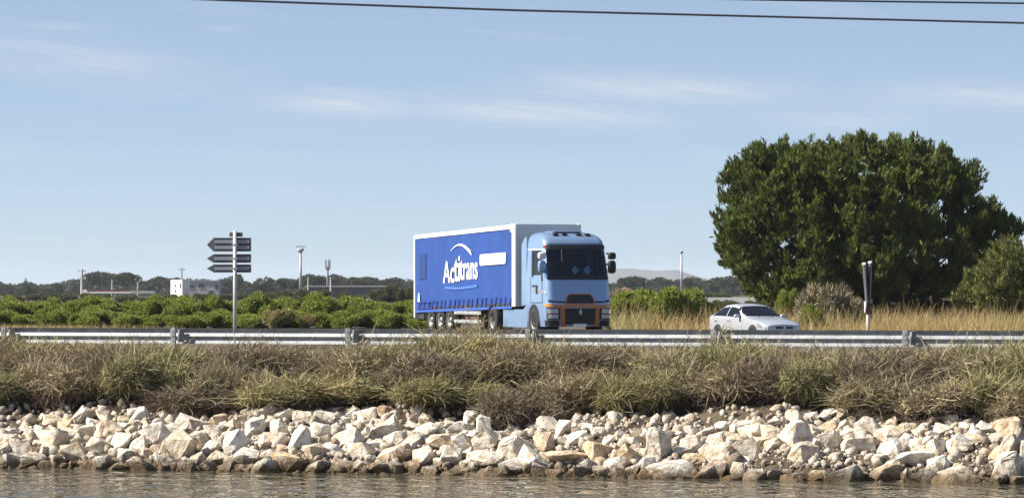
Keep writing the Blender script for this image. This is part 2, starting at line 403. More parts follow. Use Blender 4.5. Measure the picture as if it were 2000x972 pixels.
# ------------------------------------------------------------------ stones of the bank
def bank(px, py):
    for Y in np.arange(68, 90, .05):
        x = (px - 1000) / F * Y; z = EYE + (HOR - py) / F * Y
        if float(H(x, Y)) >= z: return Vector((x, Y, z))
    return P(px, py, 80)
def rock_mesh(seed, n=15, flat=1.0):
    g = np.random.default_rng(seed)
    bm = bmesh.new()
    p = g.normal(size=(n, 3)); p = np.sign(p) * np.abs(p) ** .7; p /= np.linalg.norm(p, axis=1)[:, None]
    p *= g.uniform(.78, 1.0, (n, 1)) * np.array([1.15, 1.0, flat])
    for q in p: bm.verts.new(q)
    res = bmesh.ops.convex_hull(bm, input=bm.verts)
    bmesh.ops.delete(bm, geom=list({v for v in res['geom_interior'] if isinstance(v, bmesh.types.BMVert)}), context='VERTS')
    bmesh.ops.dissolve_limit(bm, angle_limit=R(9), verts=bm.verts, edges=bm.edges)
    bmesh.ops.bevel(bm, geom=list(bm.edges), offset=(.09, .16, .24)[seed % 3], segments=2, profile=.6, affect='EDGES', clamp_overlap=True)
    bmesh.ops.triangulate(bm, faces=bm.faces)
    bmesh.ops.subdivide_edges(bm, edges=[e for e in bm.edges if e.calc_length() > .30], cuts=1, use_grid_fill=False)
    bmesh.ops.triangulate(bm, faces=bm.faces)
    ph = g.uniform(0, 6, 4)
    co = np.array([v.co[:] for v in bm.verts])
    co *= (1 + g.normal(0, .022, (len(co), 1)) + .035 * np.sin(7 * co[:, :1] + ph[0]) * np.sin(6 * co[:, 1:2] + ph[1]) + .025 * np.sin(11 * co[:, 2:3] + ph[2]))
    c0 = (co.max(0) + co.min(0)) / 2; hb_ = (co.max(0) - co.min(0)) / 2
    for v, q in zip(bm.verts, (co - c0) / hb_): v.co = q
    bmesh.ops.recalc_face_normals(bm, faces=bm.faces)
    for e in bm.edges: e.smooth = e.calc_face_angle(0) < R(26)
    me = bpy.data.meshes.new('stone')
    for f in bm.faces: f.smooth = True
    bm.to_mesh(me); bm.free(); me.materials.append(M_rock)
    return me
ROCKS = [rock_mesh(s, 11 + s % 8, .75 + .07 * (s % 5)) for s in range(30)]
riprap = tag(thing('stone_bank', 'pale loose limestone rocks heaped along the water', None), 'pale loose limestone rocks heaped along the water')
if 'category' in riprap: del riprap['category']
placed = []
def put_rock(name, me, px, py, wpx, hpx, rot, parent=None, sink=.30):
    p = bank(px, min(py + hpx * .35, 952)); s = p.y / F
    o = ob_of(me, name, parent)
    rx, rz_ = wpx * s / 2, hpx * s / 2
    o.scale = (rx, rx * .85, rz_)
    o.rotation_euler = (R(rot[0]), R(rot[1]), R(rot[2]))
    o.location = (p.x, p.y + rx * .35, p.z + hpx * s * (.5 - sink))
    placed.append((px, py, max(wpx, hpx) / 2))
    return o
BIG = [  # x, y, width, height (photo pixels), turn, label
    (154, 811, 58, 42, (0, -22, 20), 'white squared rock tilted up, highest of the pale rocks at the left end'),
    (204, 814, 46, 36, (8, 12, 70), 'pale blunt rock right beside the tilted squared rock'),
    (101, 858, 66, 50, (0, 5, 140), 'domed rock with a shaded hollow front near the left edge'),
    (350, 872, 86, 70, (0, -38, 15), 'big tan slab leaning steeply over the water below the left guardrail post'),
    (306, 846, 54, 52, (10, 10, 200), 'pale cracked rock behind the leaning tan slab'),
    (236, 860, 58, 42, (0, -8, 260), 'rounded white rock left of the leaning tan slab'),
    (172, 845, 54, 40, (5, -15, 310), 'white wedge rock between the domed rock and the tilted squared rock'),
    (575, 903, 90, 46, (0, 6, 30), 'wide brown stained rock at the waterline left of the dark cavity'),
    (668, 908, 78, 36, (0, 4, 170), 'low brown rock at the waterline right of the dark cavity'),
    (918, 819, 34, 48, (10, 22, 40), 'narrow upright pale rock, left of the pair standing below the trailer'),
    (943, 833, 36, 54, (0, 24, 100), 'leaning upright white rock, right of the pair standing below the trailer'),
    (1006, 876, 86, 62, (0, -6, 60), 'big rounded cream boulder in the middle of the bank'),
    (1066, 862, 54, 44, (6, 8, 130), 'smooth cream rock right of the big rounded boulder'),
    (1098, 838, 52, 40, (0, 14, 220), 'brownish rock under the shrub below the lorry cab'),
    (1104, 894, 96, 38, (0, 5, 10), 'long flat cream slab above the waterline below the lorry cab'),
    (1286, 866, 62, 74, (0, 14, 80), 'tall blocky pale rock standing below the green bush by the cab'),
    (1226, 884, 66, 44, (0, -10, 300), 'cream wedge rock left of the tall blocky rock'),
    (1313, 918, 104, 46, (0, -3, 20), 'massive tan block at the waterline under the tall blocky rock'),
    (1405, 888, 76, 52, (0, 10, 150), 'pitted cream boulder above the waterline left of the gravel patch'),
    (1556, 850, 76, 70, (0, 4, 240), 'large pale boulder on the upper left edge of the gravel patch'),
    (1572, 882, 58, 44, (10, -12, 50), 'smaller tan rock in the shade under the large pale boulder'),
    (1743, 878, 48, 56, (0, 20, 110), 'upright white rock right of the gravel patch'),
    (1790, 896, 82, 44, (0, -5, 330), 'broad pale rock under the upright white rock right of the gravel'),
    (1716, 925, 72, 44, (0, 6, 190), 'orange brown rock at the waterline below the upright white rock'),
    (1782, 932, 54, 44, (0, -10, 270), 'brown blocky rock at the waterline right of the orange brown rock'),
    (1864, 934, 88, 50, (0, -18, 25), 'big tan wedge rock tilted at the waterline near the right end'),
    (1972, 838, 62, 56, (0, 8, 160), 'large rounded white boulder high on the bank at the right edge'),
    (1974, 912, 84, 74, (0, 3, 75), 'massive cream block at the waterline at the right edge'),
    (1720, 801, 36, 30, (0, -15, 20), 'small white rock highest on the bank below the right sign post'),
    (1180, 923, 60, 32, (0, 8, 45), 'dark wet rock at the waterline right of the long flat slab'),
]
for i, (px, py, w_, h_, rot, lab) in enumerate(BIG):
    o = put_rock('boulder', ROCKS[i % 8], px, py, w_, h_, rot, sink=.22)
    tag(o, lab, 'boulder', 'boulders on the bank')
def top_y(px): return np.interp(px, [0, 80, 140, 260, 420, 620, 800, 860, 960, 1080, 1200, 1300, 1420, 1500, 1600, 1700, 1800, 1900, 1960, 2000], [845, 830, 800, 808, 800, 798, 800, 830, 815, 825, 840, 845, 830, 812, 808, 800, 800, 830, 830, 830])
def shore_y(px): return np.interp(px, [0, 2000], [906, 946])
def gravel(px, py): return (1462 < px < 1715 and py > 868 and py < 925) or (1840 < px < 1942 and py > 866)
tries = 0; cnt = 0
while cnt < 298 and tries < 30000:
    tries += 1
    px = rnd.uniform(-30, 2030); f = rnd.random(); ty, sy = top_y(px), shore_y(px)
    py = ty + (sy - ty) * f
    if gravel(px, py): continue
    sz = rnd.choice([62, 54, 48, 42]) if tries < 2500 else (rnd.choice([44, 38, 32]) if tries < 7000 else rnd.choice([34, 28, 24]))
    if f < .25: sz *= .72
    if any((px - a) ** 2 + ((py - b) * 1.45) ** 2 < (.66 * (r + sz / 2)) ** 2 for a, b, r in placed): continue
    put_rock('stone', ROCKS[rnd.randrange(30)], px, py, sz * rnd.uniform(.9, 1.35), sz * rnd.uniform(.6, 1.0), (rnd.uniform(-25, 25), rnd.uniform(-25, 25), rnd.uniform(0, 360)), riprap, sink=.28)
    cnt += 1
# the countless small stones and gravel between them
def pebbles(name, n, size, region, m, parent):
    bm = bmesh.new(); bmesh.ops.create_icosphere(bm, subdivisions=1, radius=1)
    bv = np.array([v.co[:] for v in bm.verts]); bf = np.array([[v.index for v in f.verts] for f in bm.faces]); bm.free()
    V = np.empty((n, len(bv), 3)); k = 0
    while k < n:
        u, v = rnd.uniform(-12.8, 12.0), region(rnd)
        x, y = uv(u, v); px = 1000 + x / y * F
        s = size(rnd, px)
        a = nr.normal(size=(3, 3)); q, _ = np.linalg.qr(a)
        sh = bv * (1 + nr.uniform(-.22, .22, (len(bv), 1)))
        V[k] = (sh * np.array([1.2, .95, .65]) * s) @ q.T + (x, y, float(H(x, y)) + s * .3)
        k += 1
    Fq = (bf[None] + (np.arange(n) * len(bv))[:, None, None]).reshape(-1, 3)
    o = npobj(name, V.reshape(-1, 3), Fq, m, parent); o['kind'] = 'stuff'; o['label'] = 'small broken stones and gravel between the rocks'
    return o
pebbles('rubble', 3000, lambda r, px: abs(r.gauss(0, .05)) + .03, lambda r: r.uniform(-8.9, -4.4), M_pebble, riprap)
pebbles('gravel', 9000, lambda r, px: abs(r.gauss(0, .012)) + .014, lambda r: r.uniform(-8.6, -5.2), M_pebble, riprap)

# ------------------------------------------------------------------ plant builders
def unit(a): return a / np.maximum(np.linalg.norm(a, axis=-1, keepdims=True), 1e-9)
def ribbons(p, d, L, Wd, curl, g, seg=3, wig=0.0):      # curved thin strands
    n = len(p); d = unit(d); side = unit(np.cross(d, g.normal(size=(n, 3)))); bendv = g.normal(size=(n, 3)) * curl; wv_ = g.normal(size=(n, 3)) * wig
    rows = []
    for k in range(seg + 1):
        t = k / seg; c = p + d * (L * t)[:, None] + bendv * (L * t * t)[:, None] + wv_ * (L * math.sin(6.283 * t))[:, None]
        wd = (Wd * (1 - .75 * t * t))[:, None]
        rows += [c - side * wd, c + side * wd]
    V = np.stack(rows, 1).reshape(-1, 3); nv = 2 * (seg + 1)
    base = (np.arange(n) * nv)[:, None]
    Q = np.concatenate([base + np.array([2 * k, 2 * k + 1, 2 * k + 3, 2 * k + 2]) for k in range(seg)], 1).reshape(-1, 4)
    return V, Q
def diamonds(p, d, L, Wd, g):                  # leaf-shaped faces
    n = len(p); d = unit(d); side = unit(np.cross(d, g.normal(size=(n, 3)))); up = np.cross(side, d)
    mid = p + d * (L * .5)[:, None] + up * (L * .12)[:, None]
    V = np.stack([p, mid - side * Wd[:, None], p + d * L[:, None], mid + side * Wd[:, None]], 1).reshape(-1, 3)
    return V, np.arange(4 * n).reshape(n, 4)
def sphere(g, n): return unit(g.normal(size=(n, 3)))
def cat_(parts):
    Vs, Qs, o = [], [], 0
    for V, Q in parts: Vs.append(V); Qs.append(Q + o); o += len(V)
    return np.concatenate(Vs), np.concatenate(Qs)

# ------------------------------------------------------------------ grey-green salt shrubs on the bank
M_salt = leaf('saltbush_leaf', [(.24, .205, .105), (.36, .305, .18), (.15, .13, .068), (.46, .39, .25), (.27, .24, .115)], .12, .7, patch=(.36, .28, .175), pscale=.55)
M_saltg = leaf('saltbush_green', [(.22, .21, .085), (.33, .30, .145), (.14, .14, .058), (.43, .38, .21)], .12, .7, patch=(.40, .33, .16), pscale=.5)
M_saltb = leaf('saltbush_brown', [(.17, .13, .085), (.27, .215, .145), (.11, .085, .06), (.36, .30, .20), (.22, .19, .10)], .08, .75, patch=(.20, .145, .10), pscale=.6)
M_twig = leaf('bare_twig', [(.085, .055, .045), (.15, .11, .088), (.05, .034, .03), (.24, .185, .14)], .0, .85)
def salt_meshes(seed):
    g = np.random.default_rng(seed); parts = []
    lobes = [(g.uniform(-.9, .9), g.uniform(-.5, .5), g.uniform(.30, .60), g.uniform(.26, .46)) for _ in range(12)]
    for lx, ly, lz, lr in lobes:
        n = 620; s = sphere(g, n); s[:, 2] = np.abs(s[:, 2]) * 1.15 - .30
        r = lr * g.uniform(.55, 1.0, n) ** .5
        p = np.array([lx, ly, lz]) + s * r[:, None]
        p[:, 2] = np.maximum(p[:, 2], .02)
        d = s * .3 + g.normal(size=(n, 3)) * .9 + np.array([0, 0, .22])
        parts.append(ribbons(p - unit(d) * .10, d, g.uniform(.12, .27, n), g.uniform(.008, .017, n), .95, g, 6, .24))
    fol = cat_(parts)
    n = 1700; a = g.uniform(0, 2 * np.pi, n); rr = g.uniform(.1, .95, n)
    p = np.stack([np.cos(a) * rr * .85, np.sin(a) * rr * .5, g.uniform(-.12, .36, n)], -1)
    d = np.stack([np.cos(a) * g.uniform(0, 1.2, n), np.sin(a) * g.uniform(0, 1, n), g.uniform(-.2, .8, n)], -1) + g.normal(size=(n, 3)) * .4
    tw = ribbons(p, d, g.uniform(.15, .36, n), g.uniform(.005, .010, n), .6, g, 5, .14)
    return fol, tw
SALT = []
for s in range(6):
    (fv, fq), (tv, tq) = salt_meshes(100 + s)
    SALT.append((npmesh('foliage', fv, fq, (M_salt, M_saltg, M_salt, M_saltg, M_saltb, M_saltb)[s]), npmesh('twigs', tv, tq, M_twig)))
ORD = 'first second third fourth fifth sixth seventh eighth ninth tenth eleventh twelfth thirteenth fourteenth'.split()
seen = {}
def place_label(u, row):
    px = 1000 + F * u * UX / (GY - u * -UY)
    for lim, ref in ((-7.61, 'counting from the left edge of the picture'), (-3.61, 'right of the leftmost guardrail post'), (4.39, 'right of the guardrail post beside the lorry'), (8.39, 'right of the guardrail post under the silver car'), (99, 'right of the rightmost guardrail post')):
        if u < lim: break
    k_ = (row, ref); seen[k_] = seen.get(k_, -1) + 1
    return '%s %s %s' % (ORD[seen[k_]], row, ref)
def shrub(i, u, v, sx, sz, label, group):
    x, y = uv(u, v)
    o = thing('salt_shrub', label, 'shrub', (x, y, float(H(x, y)) - .03), -TH + rnd.uniform(-.5, .5) + (math.pi if rnd.random() < .5 else 0), group)
    o.scale = (sx, sx * 1.0, sz)
    f, t = SALT[{'b': (0, 1, 2, 3, 1, 3), 'm': (0, 4, 2, 3, 1, 5), 'f': (4, 0, 1, 2, 5, 3)}[group[0]][i % 6]]
    ob_of(f, 'foliage', o); ob_of(t, 'twigs', o)
    return o
k = 0
# photo line of the shrubs' tops, as a height factor along the bank
def tall(u): return float(np.interp(u, [-13, -11.5, -9, -6, -4, -2, -.8, .6, 2, 4, 6, 8.5, 10, 12], [1.55, 1.45, 1.0, .82, .82, 1.0, 1.5, 1.5, 1.15, 1.0, 1.1, .92, 1.2, 1.4]))
for u in np.arange(-13.2, 12.4, .95):
    uu = u + rnd.uniform(-.2, .2)
    shrub(k, uu, -1.45 + rnd.uniform(-.15, .15), 1.0 * rnd.uniform(.9, 1.1), tall(uu) * .54 * rnd.uniform(.93, 1.05), place_label(uu, 'back row salt shrub'), 'back row of salt shrubs'); k += 1
for u in np.arange(-13.0, 12.4, 1.0):
    uu = u + rnd.uniform(-.25, .25)
    shrub(k, uu, -2.6 + rnd.uniform(-.2, .2), 1.05 * rnd.uniform(.9, 1.15), rnd.uniform(.66, .84), place_label(uu, 'mid bank salt shrub'), 'middle row of salt shrubs'); k += 1
for u in np.arange(-13.2, 12.4, 1.15):
    uu = u + rnd.uniform(-.3, .3)
    off = np.interp(uu, [-13, -11, -8, -4, -1.5, 0, 1.2, 3, 5, 8, 10.5, 12], [-.55, -.2, .25, .1, .2, -.3, -.8, -.3, .0, .2, .1, -.5])
    shrub(k, uu, -4.0 + off + rnd.uniform(-.75, .4), 1.0 * rnd.uniform(.7, 1.2), rnd.uniform(.55, .95), place_label(uu, 'rock edge salt shrub'), 'front row of salt shrubs'); k += 1

M_straw = leaf('straw', [(.50, .34, .15), (.40, .26, .11), (.60, .44, .22), (.34, .26, .11)], .3, .8, patch=(.36, .33, .14), pscale=.35)
M_weed = leaf('dry_weed', [(.32, .25, .13), (.42, .33, .18), (.26, .23, .11), (.22, .16, .09)], .3, .8)
def grass(name, label, pts, hmin, hmax, wd, m, g, lean=.35, parent=None):
    n = len(pts); d = np.stack([g.normal(0, lean, n), g.normal(0, lean, n), np.ones(n)], -1)
    V, Q = ribbons(np.asarray(pts, float), d, g.uniform(hmin, hmax, n), g.uniform(.6, 1, n) * wd, .30, g, 3)
    o = npobj(name, V, Q, m, parent); o['kind'] = 'stuff'; o['label'] = label; return o
g_ = np.random.default_rng(5); pts = []
for _ in range(2600):
    x, y = uv(g_.uniform(-13, 12.4), g_.uniform(-1.4, .0)); pts.append((x, y, float(H(x, y))))
grass('dry_grass', 'thin yellow dry grass among the shrubs under the guardrail', pts, .12, .36, .008, M_weed, g_)
# a tall brown weed standing before the rail, hiding the lorry's drive wheels
def tall_weed(u, v, h, n, label, seed):
    x, y = uv(u, v); g = np.random.default_rng(seed)
    o = thing('tall_weed', label, 'weed', (x, y, float(H(x, y))))
    p = np.stack([g.normal(0, .16, n), g.normal(0, .08, n), np.zeros(n)], -1)
    d = np.stack([g.normal(0, .22, n), g.normal(0, .12, n), np.ones(n)], -1)
    L = g.uniform(.5, 1, n) * h
    sv = ribbons(p, d, L, g.uniform(.004, .008, n), .12, g, 4); npobj('stem', *sv, M_weed, o)
    q = []; dd = []
    for i in range(n):
        for t in g.uniform(.35, 1.0, 12): q.append(p[i] + unit(d[i:i + 1])[0] * L[i] * t + g.normal(0, .05, 3)); dd.append(g.normal(0, .6, 3) + (0, 0, .5))
    q = np.array(q); lv = ribbons(q, np.array(dd), g.uniform(.06, .18, len(q)), g.uniform(.005, .011, len(q)), .5, g, 2)
    npobj('leaves', *lv, M_weed, o)
tall_weed(-.66, -.75, 1.28, 46, 'tall dry brown weed before the guardrail at the lorry drive wheels', 21)
tall_weed(-.25, -.8, 1.02, 40, 'bushy dry weed just right of the tallest weed by the guardrail', 22)
tall_weed(-1.15, -.7, .92, 26, 'thin dry weed just left of the tallest weed by the guardrail', 23)
tall_weed(4.72, -.75, 1.0, 30, 'dry weed covering the guardrail post below the silver car', 24)
tall_weed(-5.75, -.3, .93, 9, 'thin reddish dry stalks before the rail below the arrow signs', 25)

# ------------------------------------------------------------------ the lorry
M_cabblue = mat('light_blue_lacquer', (.26, .38, .57), .28, metal=.4, coat=.6, var=.05, vscale=2)
M_dark = mat('black_plastic', (.018, .018, .02), .55)
M_under = mat('chassis_grime', (.035, .033, .03), .8, var=.4, vscale=4)
M_bronze = mat('bronze_lacquer', (.46, .15, .04), .35, metal=.4, coat=.4)
M_curtain = mat('blue_tarpaulin', (.019, .064, .265), .5, var=.14, vscale=1.2, bump=.06, bscale=1.3)
M_strap = mat('dark_blue_strap', (.012, .035, .22), .6)
M_hem = mat('tarpaulin_hem', (.04, .105, .42), .55, var=.15, vscale=2)
M_white = mat('white_enamel', (.80, .79, .76), .4, var=.06, vscale=2)
M_print = mat('white_print', (.85, .85, .85), .6)
M_faint = mat('pale_blue_print', (.10, .22, .62), .6)
M_tyre = mat('tyre_rubber', (.022, .022, .022), .85, var=.3, vscale=8)
M_rim = mat('dusty_rim', (.27, .26, .24), .45, metal=.5, var=.3, vscale=7)
M_chrome = mat('bright_metal', (.75, .75, .75), .2, metal=.9)
M_alu = mat('aluminium_bar', (.72, .72, .70), .35, metal=.6)
M_glass = glass('cab_glass', (.76, .80, .86))
M_lens = mat('lamp_lens', (.55, .58, .62), .12, metal=.6)
M_amber = mat('amber_lens', (.75, .24, .02), .25)
M_red = mat('red_lens', (.5, .03, .02), .3)
M_inner = mat('cab_lining', (.03, .03, .035), .9)
M_paper = mat('blue_paper', (.45, .72, .95), .8)
M_greenprint = mat('faded_green_print', (.012, .046, .16), .6)

A1, A2 = R(17.3), R(20.0)
lorry = thing('articulated_lorry', 'blue curtain sided articulated lorry with light blue cab coming round the junction', 'lorry', (1.33, 149.4, float(H(1.33, 149.4)) + .012), A1 - R(90))
PIT = .0165
T_tr = Matrix(((1, 0, 0, 0), (0, 1, 0, 0), (PIT, 0, 1, PIT * 9.5 - .10), (0, 0, 0, 1)))     # the trailer rides a little nose-up
T_cab = Matrix.Translation((-1.6, 0, 0)) @ Matrix.Rotation(A2 - A1, 4, 'Z') @ Matrix.Translation((4.7, 0, 0))
HWT = 1.275
# trailer: roof, posts, walls
m = MB(); m.prism([(-HWT, 3.87), (-HWT, 3.98), (-HWT + .06, 4.03), (HWT - .06, 4.03), (HWT, 3.98), (HWT, 3.87)], 'x', -13.6, 0.0)
m.build('trailer_roof', M_white, lorry, T=T_tr)
for sx in (-13.6, -.40):
    for sy in (-1, 1):
        y0, y1 = sorted((sy * (HWT + .006), sy * (HWT - .16)))
        x0, x1 = (sx, sx + .14) if sx < -5 else (sx, 0.006)
        MB().box(x0, x1, y0, y1, .72 if sx < -5 else 1.0, 3.867).build('corner_post', M_white, lorry, T=T_tr, bevel=.015)
for sy in (-1, 1):
    y0, y1 = sorted((sy * (HWT + .012), sy * (HWT - .10)))
    MB().box(-.60, .012, y0, y1, 3.74, 4.045).build('corner_cap', M_white, lorry, T=T_tr, bevel=.02)
MB().box(-.05, -.005, -HWT + .165, HWT - .165, 1.0, 3.865).build('front_wall', M_white, lorry, T=T_tr)
MB().box(-13.58, -13.54, -HWT + .165, HWT - .165, 1.0, 3.865).build('rear_door', M_white, lorry, T=T_tr)
MB().box(-13.53, -.06, -HWT + .02, HWT - .02, .98, 1.14).build('trailer_floor', M_under, lorry, T=T_tr)
for sy in (-1, 1):
    # the curtain: a shallow wavy cloth between the posts, weighed down to a hem
    nx, nzv = 110, 16; xs = np.linspace(-13.45, -.41, nx); zs = np.linspace(.93, 3.865, nzv); V = []
    for x in xs:
        for z in zs:
            wv = .014 * math.sin(x * 4.6 + .6 * math.sin(x)) * (1 - (z - .93) / 2.9) + .008 * math.sin(x * 1.3 + z)
            V.append((x, sy * (HWT - .035 + wv), z))
    n0 = len(V); V += [(x, y - sy * .012, z) for x, y, z in V]
    q = gridq(nx, nzv).tolist()
    cur = obj('curtain', V, [tuple(f) for f in q] + [tuple(i + n0 for i in reversed(f)) for f in q], M_curtain, lorry, True, T_tr)
    if sy > 0: continue
    MB().box(-13.45, -.41, -HWT - .004, -HWT + .004, .93, 1.02).build('hem', M_hem, cur, T=T_tr)
    for i in range(21):
        x = -12.9 + i * .605; a = .10 + .05 * ((i * 7) % 3); z1 = 1.36 + .03 * (i % 2)
        wd = .10 if i % 6 != 2 else .16
        MB().prism([(x, 1.02), (x + wd, 1.02), (x + wd + a, z1), (x + a, z1)], 'y', -HWT - .012, -HWT + .002).build('strap', M_strap, cur, T=T_tr)
    MB().box(-13.2, -10.6, -HWT - .009, -HWT + .004, 1.30, 1.37).build('webbing', M_strap, cur, T=T_tr)
    MB().box(-12.8, -11.0, -HWT - .010, -HWT + .004, 1.06, 1.12).build('webbing', M_strap, cur, T=T_tr)
    # print on the curtain
    def text(txt, x0, z0, wid, hei, bold=.02):
        c = bpy.data.curves.new('t', 'FONT'); c.body = txt; c.offset = bold; c.extrude = .004; c.space_character = 1.02; c.resolution_u = 4
        o = bpy.data.objects.new('t', c); COL.objects.link(o); bpy.context.view_layer.update()
        me = bpy.data.meshes.new_from_object(o.evaluated_get(bpy.context.evaluated_depsgraph_get()))
        bpy.data.objects.remove(o)
        co = np.array([v.co[:] for v in me.vertices]); mn, mxx = co.min(0), co.max(0)
        sx_, sz_ = wid / (mxx[0] - mn[0]), hei / (mxx[1] - mn[1])
        for v in me.vertices:
            p = v.co.copy(); v.co = T_tr @ Vector((x0 + (p.x - mn[0]) * sx_, -HWT + .006 - p.z, z0 + (p.y - mn[1]) * sz_))
        me.materials.clear(); me.materials.append(M_print)
        return ob_of(me, 'lettering', cur)
    text('Ac', -9.45, 2.02, 1.55, .86, .014)
    text('ti', -7.93, 2.06, .80, .98, .014)
    text('trans', -7.15, 2.10, 2.35, .78, .014)
    # small print line below, too worn to read
    for i in range(16):
        x = -9.1 + i * .27; zq = 1.80 - .05 * math.sin(i / 15 * math.pi)
        MB().box(x, x + .19, -HWT - .010, -HWT + .003, zq, zq + .09).build('print_mark', M_faint, cur, T=T_tr)
    # white swoosh over the name
    V = []; n = 22
    for i in range(n + 1):
        t = i / n; x = -8.35 + 2.8 * t; z = 3.02 + .42 * math.sin(math.pi * (.16 + .78 * t)) + .05 * (1 - t); th = .015 + .17 * t ** 1.5
        V += [(x, -HWT - .012, z - th * .5), (x - .1 * t, -HWT - .012, z + th * .5)]
    n0 = len(V); V += [(x, y + .010, z) for x, y, z in V]
    Fc = [(2 * i, 2 * i + 2, 2 * i + 3, 2 * i + 1) for i in range(n)] + [(n0 + 2 * i, n0 + 2 * i + 1, n0 + 2 * i + 3, n0 + 2 * i + 2) for i in range(n)]
    obj('swoosh', V, Fc, M_print, cur, T=T_tr)
    rr_ = []; x0, x1, z0, z1, r_ = -4.45, -1.15, 2.60, 3.02, .09
    for cx, cz, a0 in ((x1 - r_, z1 - r_, 0), (x0 + r_, z1 - r_, 90), (x0 + r_, z0 + r_, 180), (x1 - r_, z0 + r_, 270)):
        rr_ += [(cx + r_ * math.cos(R(a0 + q_ * 30)), cz + r_ * math.sin(R(a0 + q_ * 30))) for q_ in range(4)]
    MB().prism(rr_, 'y', -HWT - .014, -HWT + .002).build('white_sticker', M_print, cur, T=T_tr)
    for i in range(9):
        x = -4.1 + i * .31
        MB().box(x, x + .22, -HWT - .017, -HWT - .010, 2.78, 2.84).build('print_mark', mat('grey_print', (.55, .57, .62), .6) if i == 0 else bpy.data.materials['grey_print'], cur, T=T_tr)
    MB().box(-12.9, -11.9, -HWT + .008, -HWT + .03, 2.25, 3.25).build('faded_panel', M_greenprint, cur, T=T_tr)
    MB().prism([(-13.0, 1.36), (-12.72, 1.36), (-12.78, 1.62), (-12.86, 1.72), (-12.94, 1.62)], 'y', -HWT - .012, -HWT + .002).build('white_mark', M_print, cur, T=T_tr)
# trailer running gear
m = MB()
for sy in (-.45, .45): m.box(-13.3, -.4, sy - .07, sy + .07, .62, .97)
m.build('trailer_chassis', M_under, lorry, T=T_tr)
def wheel(name, x, y, r, wdt, hub, T=None, mt=M_rim):
    s = -1 if y < 0 else 1
    m = MB(); m.lathe([(r * .56, -s * wdt * .5), (r * .96, -s * wdt * .5), (r, -s * wdt * .38), (r, s * wdt * .38), (r * .96, s * wdt * .5), (r * .60, s * wdt * .5), (r * .56, s * wdt * .35)], (x, y, r), 28)
    o = m.build('wheel', M_tyre, lorry, True, T)
    m = MB(); m.lathe([(0.001, s * hub), (r * .20, s * hub), (r * .24, s * (hub - .05)), (r * .44, s * (hub - .16)), (r * .52, s * wdt * .36), (r * .58, s * wdt * .47), (r * .58, s * wdt * .30)], (x, y, r), 24)
    m.build('rim', mt, o, True, T)
    return o
for x in (-11.3, -9.99, -8.68):
    for sy in (-1, 1):
        wheel('wheel', x, sy * 1.06, .50, .38, .16)
    MB().box(x - .07, x + .07, -.95, .95, .42, .58).build('axle', M_under, lorry)
m = MB(); m.box(-12.0, -11.9, -1.24, 1.24, .5, .9); m.build('mudflap', M_dark, lorry)
m = MB(); m.box(-13.5, -13.38, -1.15, 1.15, .45, .60); m.build('underrun_bar', M_under, lorry)
MB().box(-13.2, -12.4, -1.2, -.75, .5, .86).build('pallet_box', M_under, lorry, bevel=.02)
for z in (.40, .73):
    MB().box(-7.95, -4.4, -1.27, -1.235, z, z + .13).build('side_guard', M_alu, lorry, bevel=.01)
for x in (-7.6, -6.2, -4.8): MB().box(x, x + .06, -1.234, -1.19, .35, 1.02).build('guard_bracket', M_under, lorry)
MB().box(-6.8, -5.0, -1.15, -.60, .50, .95).build('tool_box', mat('brown_box', (.16, .07, .045), .7, var=.3), lorry, bevel=.02)
for sy in (-.8, .8): MB().box(-3.5, -3.35, sy - .08, sy + .08, .25, 1.0).build('landing_leg', M_under, lorry)

# tractor: one curved shell, everything else lies on it
XB = -2.25
cz_ = [.34, .60, 1.05, 1.20, 2.06, 2.40, 3.29, 3.45, 3.60, 3.70, 3.77]
cxf = [-.06, 0, .01, 0, -.10, -.19, -.46, -.56, -.74, -1.0, -1.45]
chw = [1.20, 1.235, 1.245, 1.245, 1.235, 1.225, 1.185, 1.17, 1.10, 1.00, .82]
def S(t, z, off=0.0):
    xf = float(np.interp(z, cz_, cxf)); hw = float(np.interp(z, cz_, chw)); r = .24; s = -1 if t < 0 else 1; a = abs(t)
    if a <= 1: x = xf - .05 * a ** 3; y = a * (hw - r); nx, ny = 1, .12 * a ** 2
    elif a <= 2:
        an = (a - 1) * math.pi / 2; x = xf - .05 - r + r * math.cos(an); y = hw - r + r * math.sin(an); nx, ny = math.cos(an), math.sin(an)
    else: x = xf - .05 - r + (a - 2) * (XB - (xf - .05 - r)); y = hw; nx, ny = 0, 1
    slope = (float(np.interp(z + .03, cz_, cxf)) - float(np.interp(z - .03, cz_, cxf))) / .06
    nv = Vector((nx, ny * s, -slope * max(nx, 0))).normalized()
    return Vector((x, y * s, z)) + nv * off
def side_t(x, z):      # the t of a place x on the cab's side
    xf = float(np.interp(z, cz_, cxf)) - .29; return 2 + (x - xf) / (XB - xf)
TS = sorted(set([-3, -2.75, -2.62, -2.4, -2.16, -2, -1.75, -1.5, -1.25, -1.1, -1, -.66, -.33, 0, .33, .66, 1, 1.1, 1.25, 1.5, 1.75, 2, 2.16, 2.4, 2.62, 2.75, 3]))
ZS = [.34, .45, .60, .8, 1.05, 1.20, 1.5, 1.8, 2.06, 2.2, 2.40, 2.7, 3.05, 3.29, 3.37, 3.45, 3.52, 3.60, 3.65, 3.70, 3.77]
V = [S(t, z) for t in TS for z in ZS]; nT, nZ = len(TS), len(ZS); Fc = []
def screen(t, z): return abs(t) < 1.5 and 2.06 < z < 3.29
def dwin(t, z): return 2.16 < abs(t) < 2.62 and 2.2 < z < 3.05
for i in range(nT - 1):
    for j in range(nZ - 1):
        tm, zm = (TS[i] + TS[i + 1]) / 2, (ZS[j] + ZS[j + 1]) / 2
        if screen(tm, zm) or dwin(tm, zm): continue
        Fc.append((i * nZ + j, (i + 1) * nZ + j, (i + 1) * nZ + j + 1, i * nZ + j + 1))
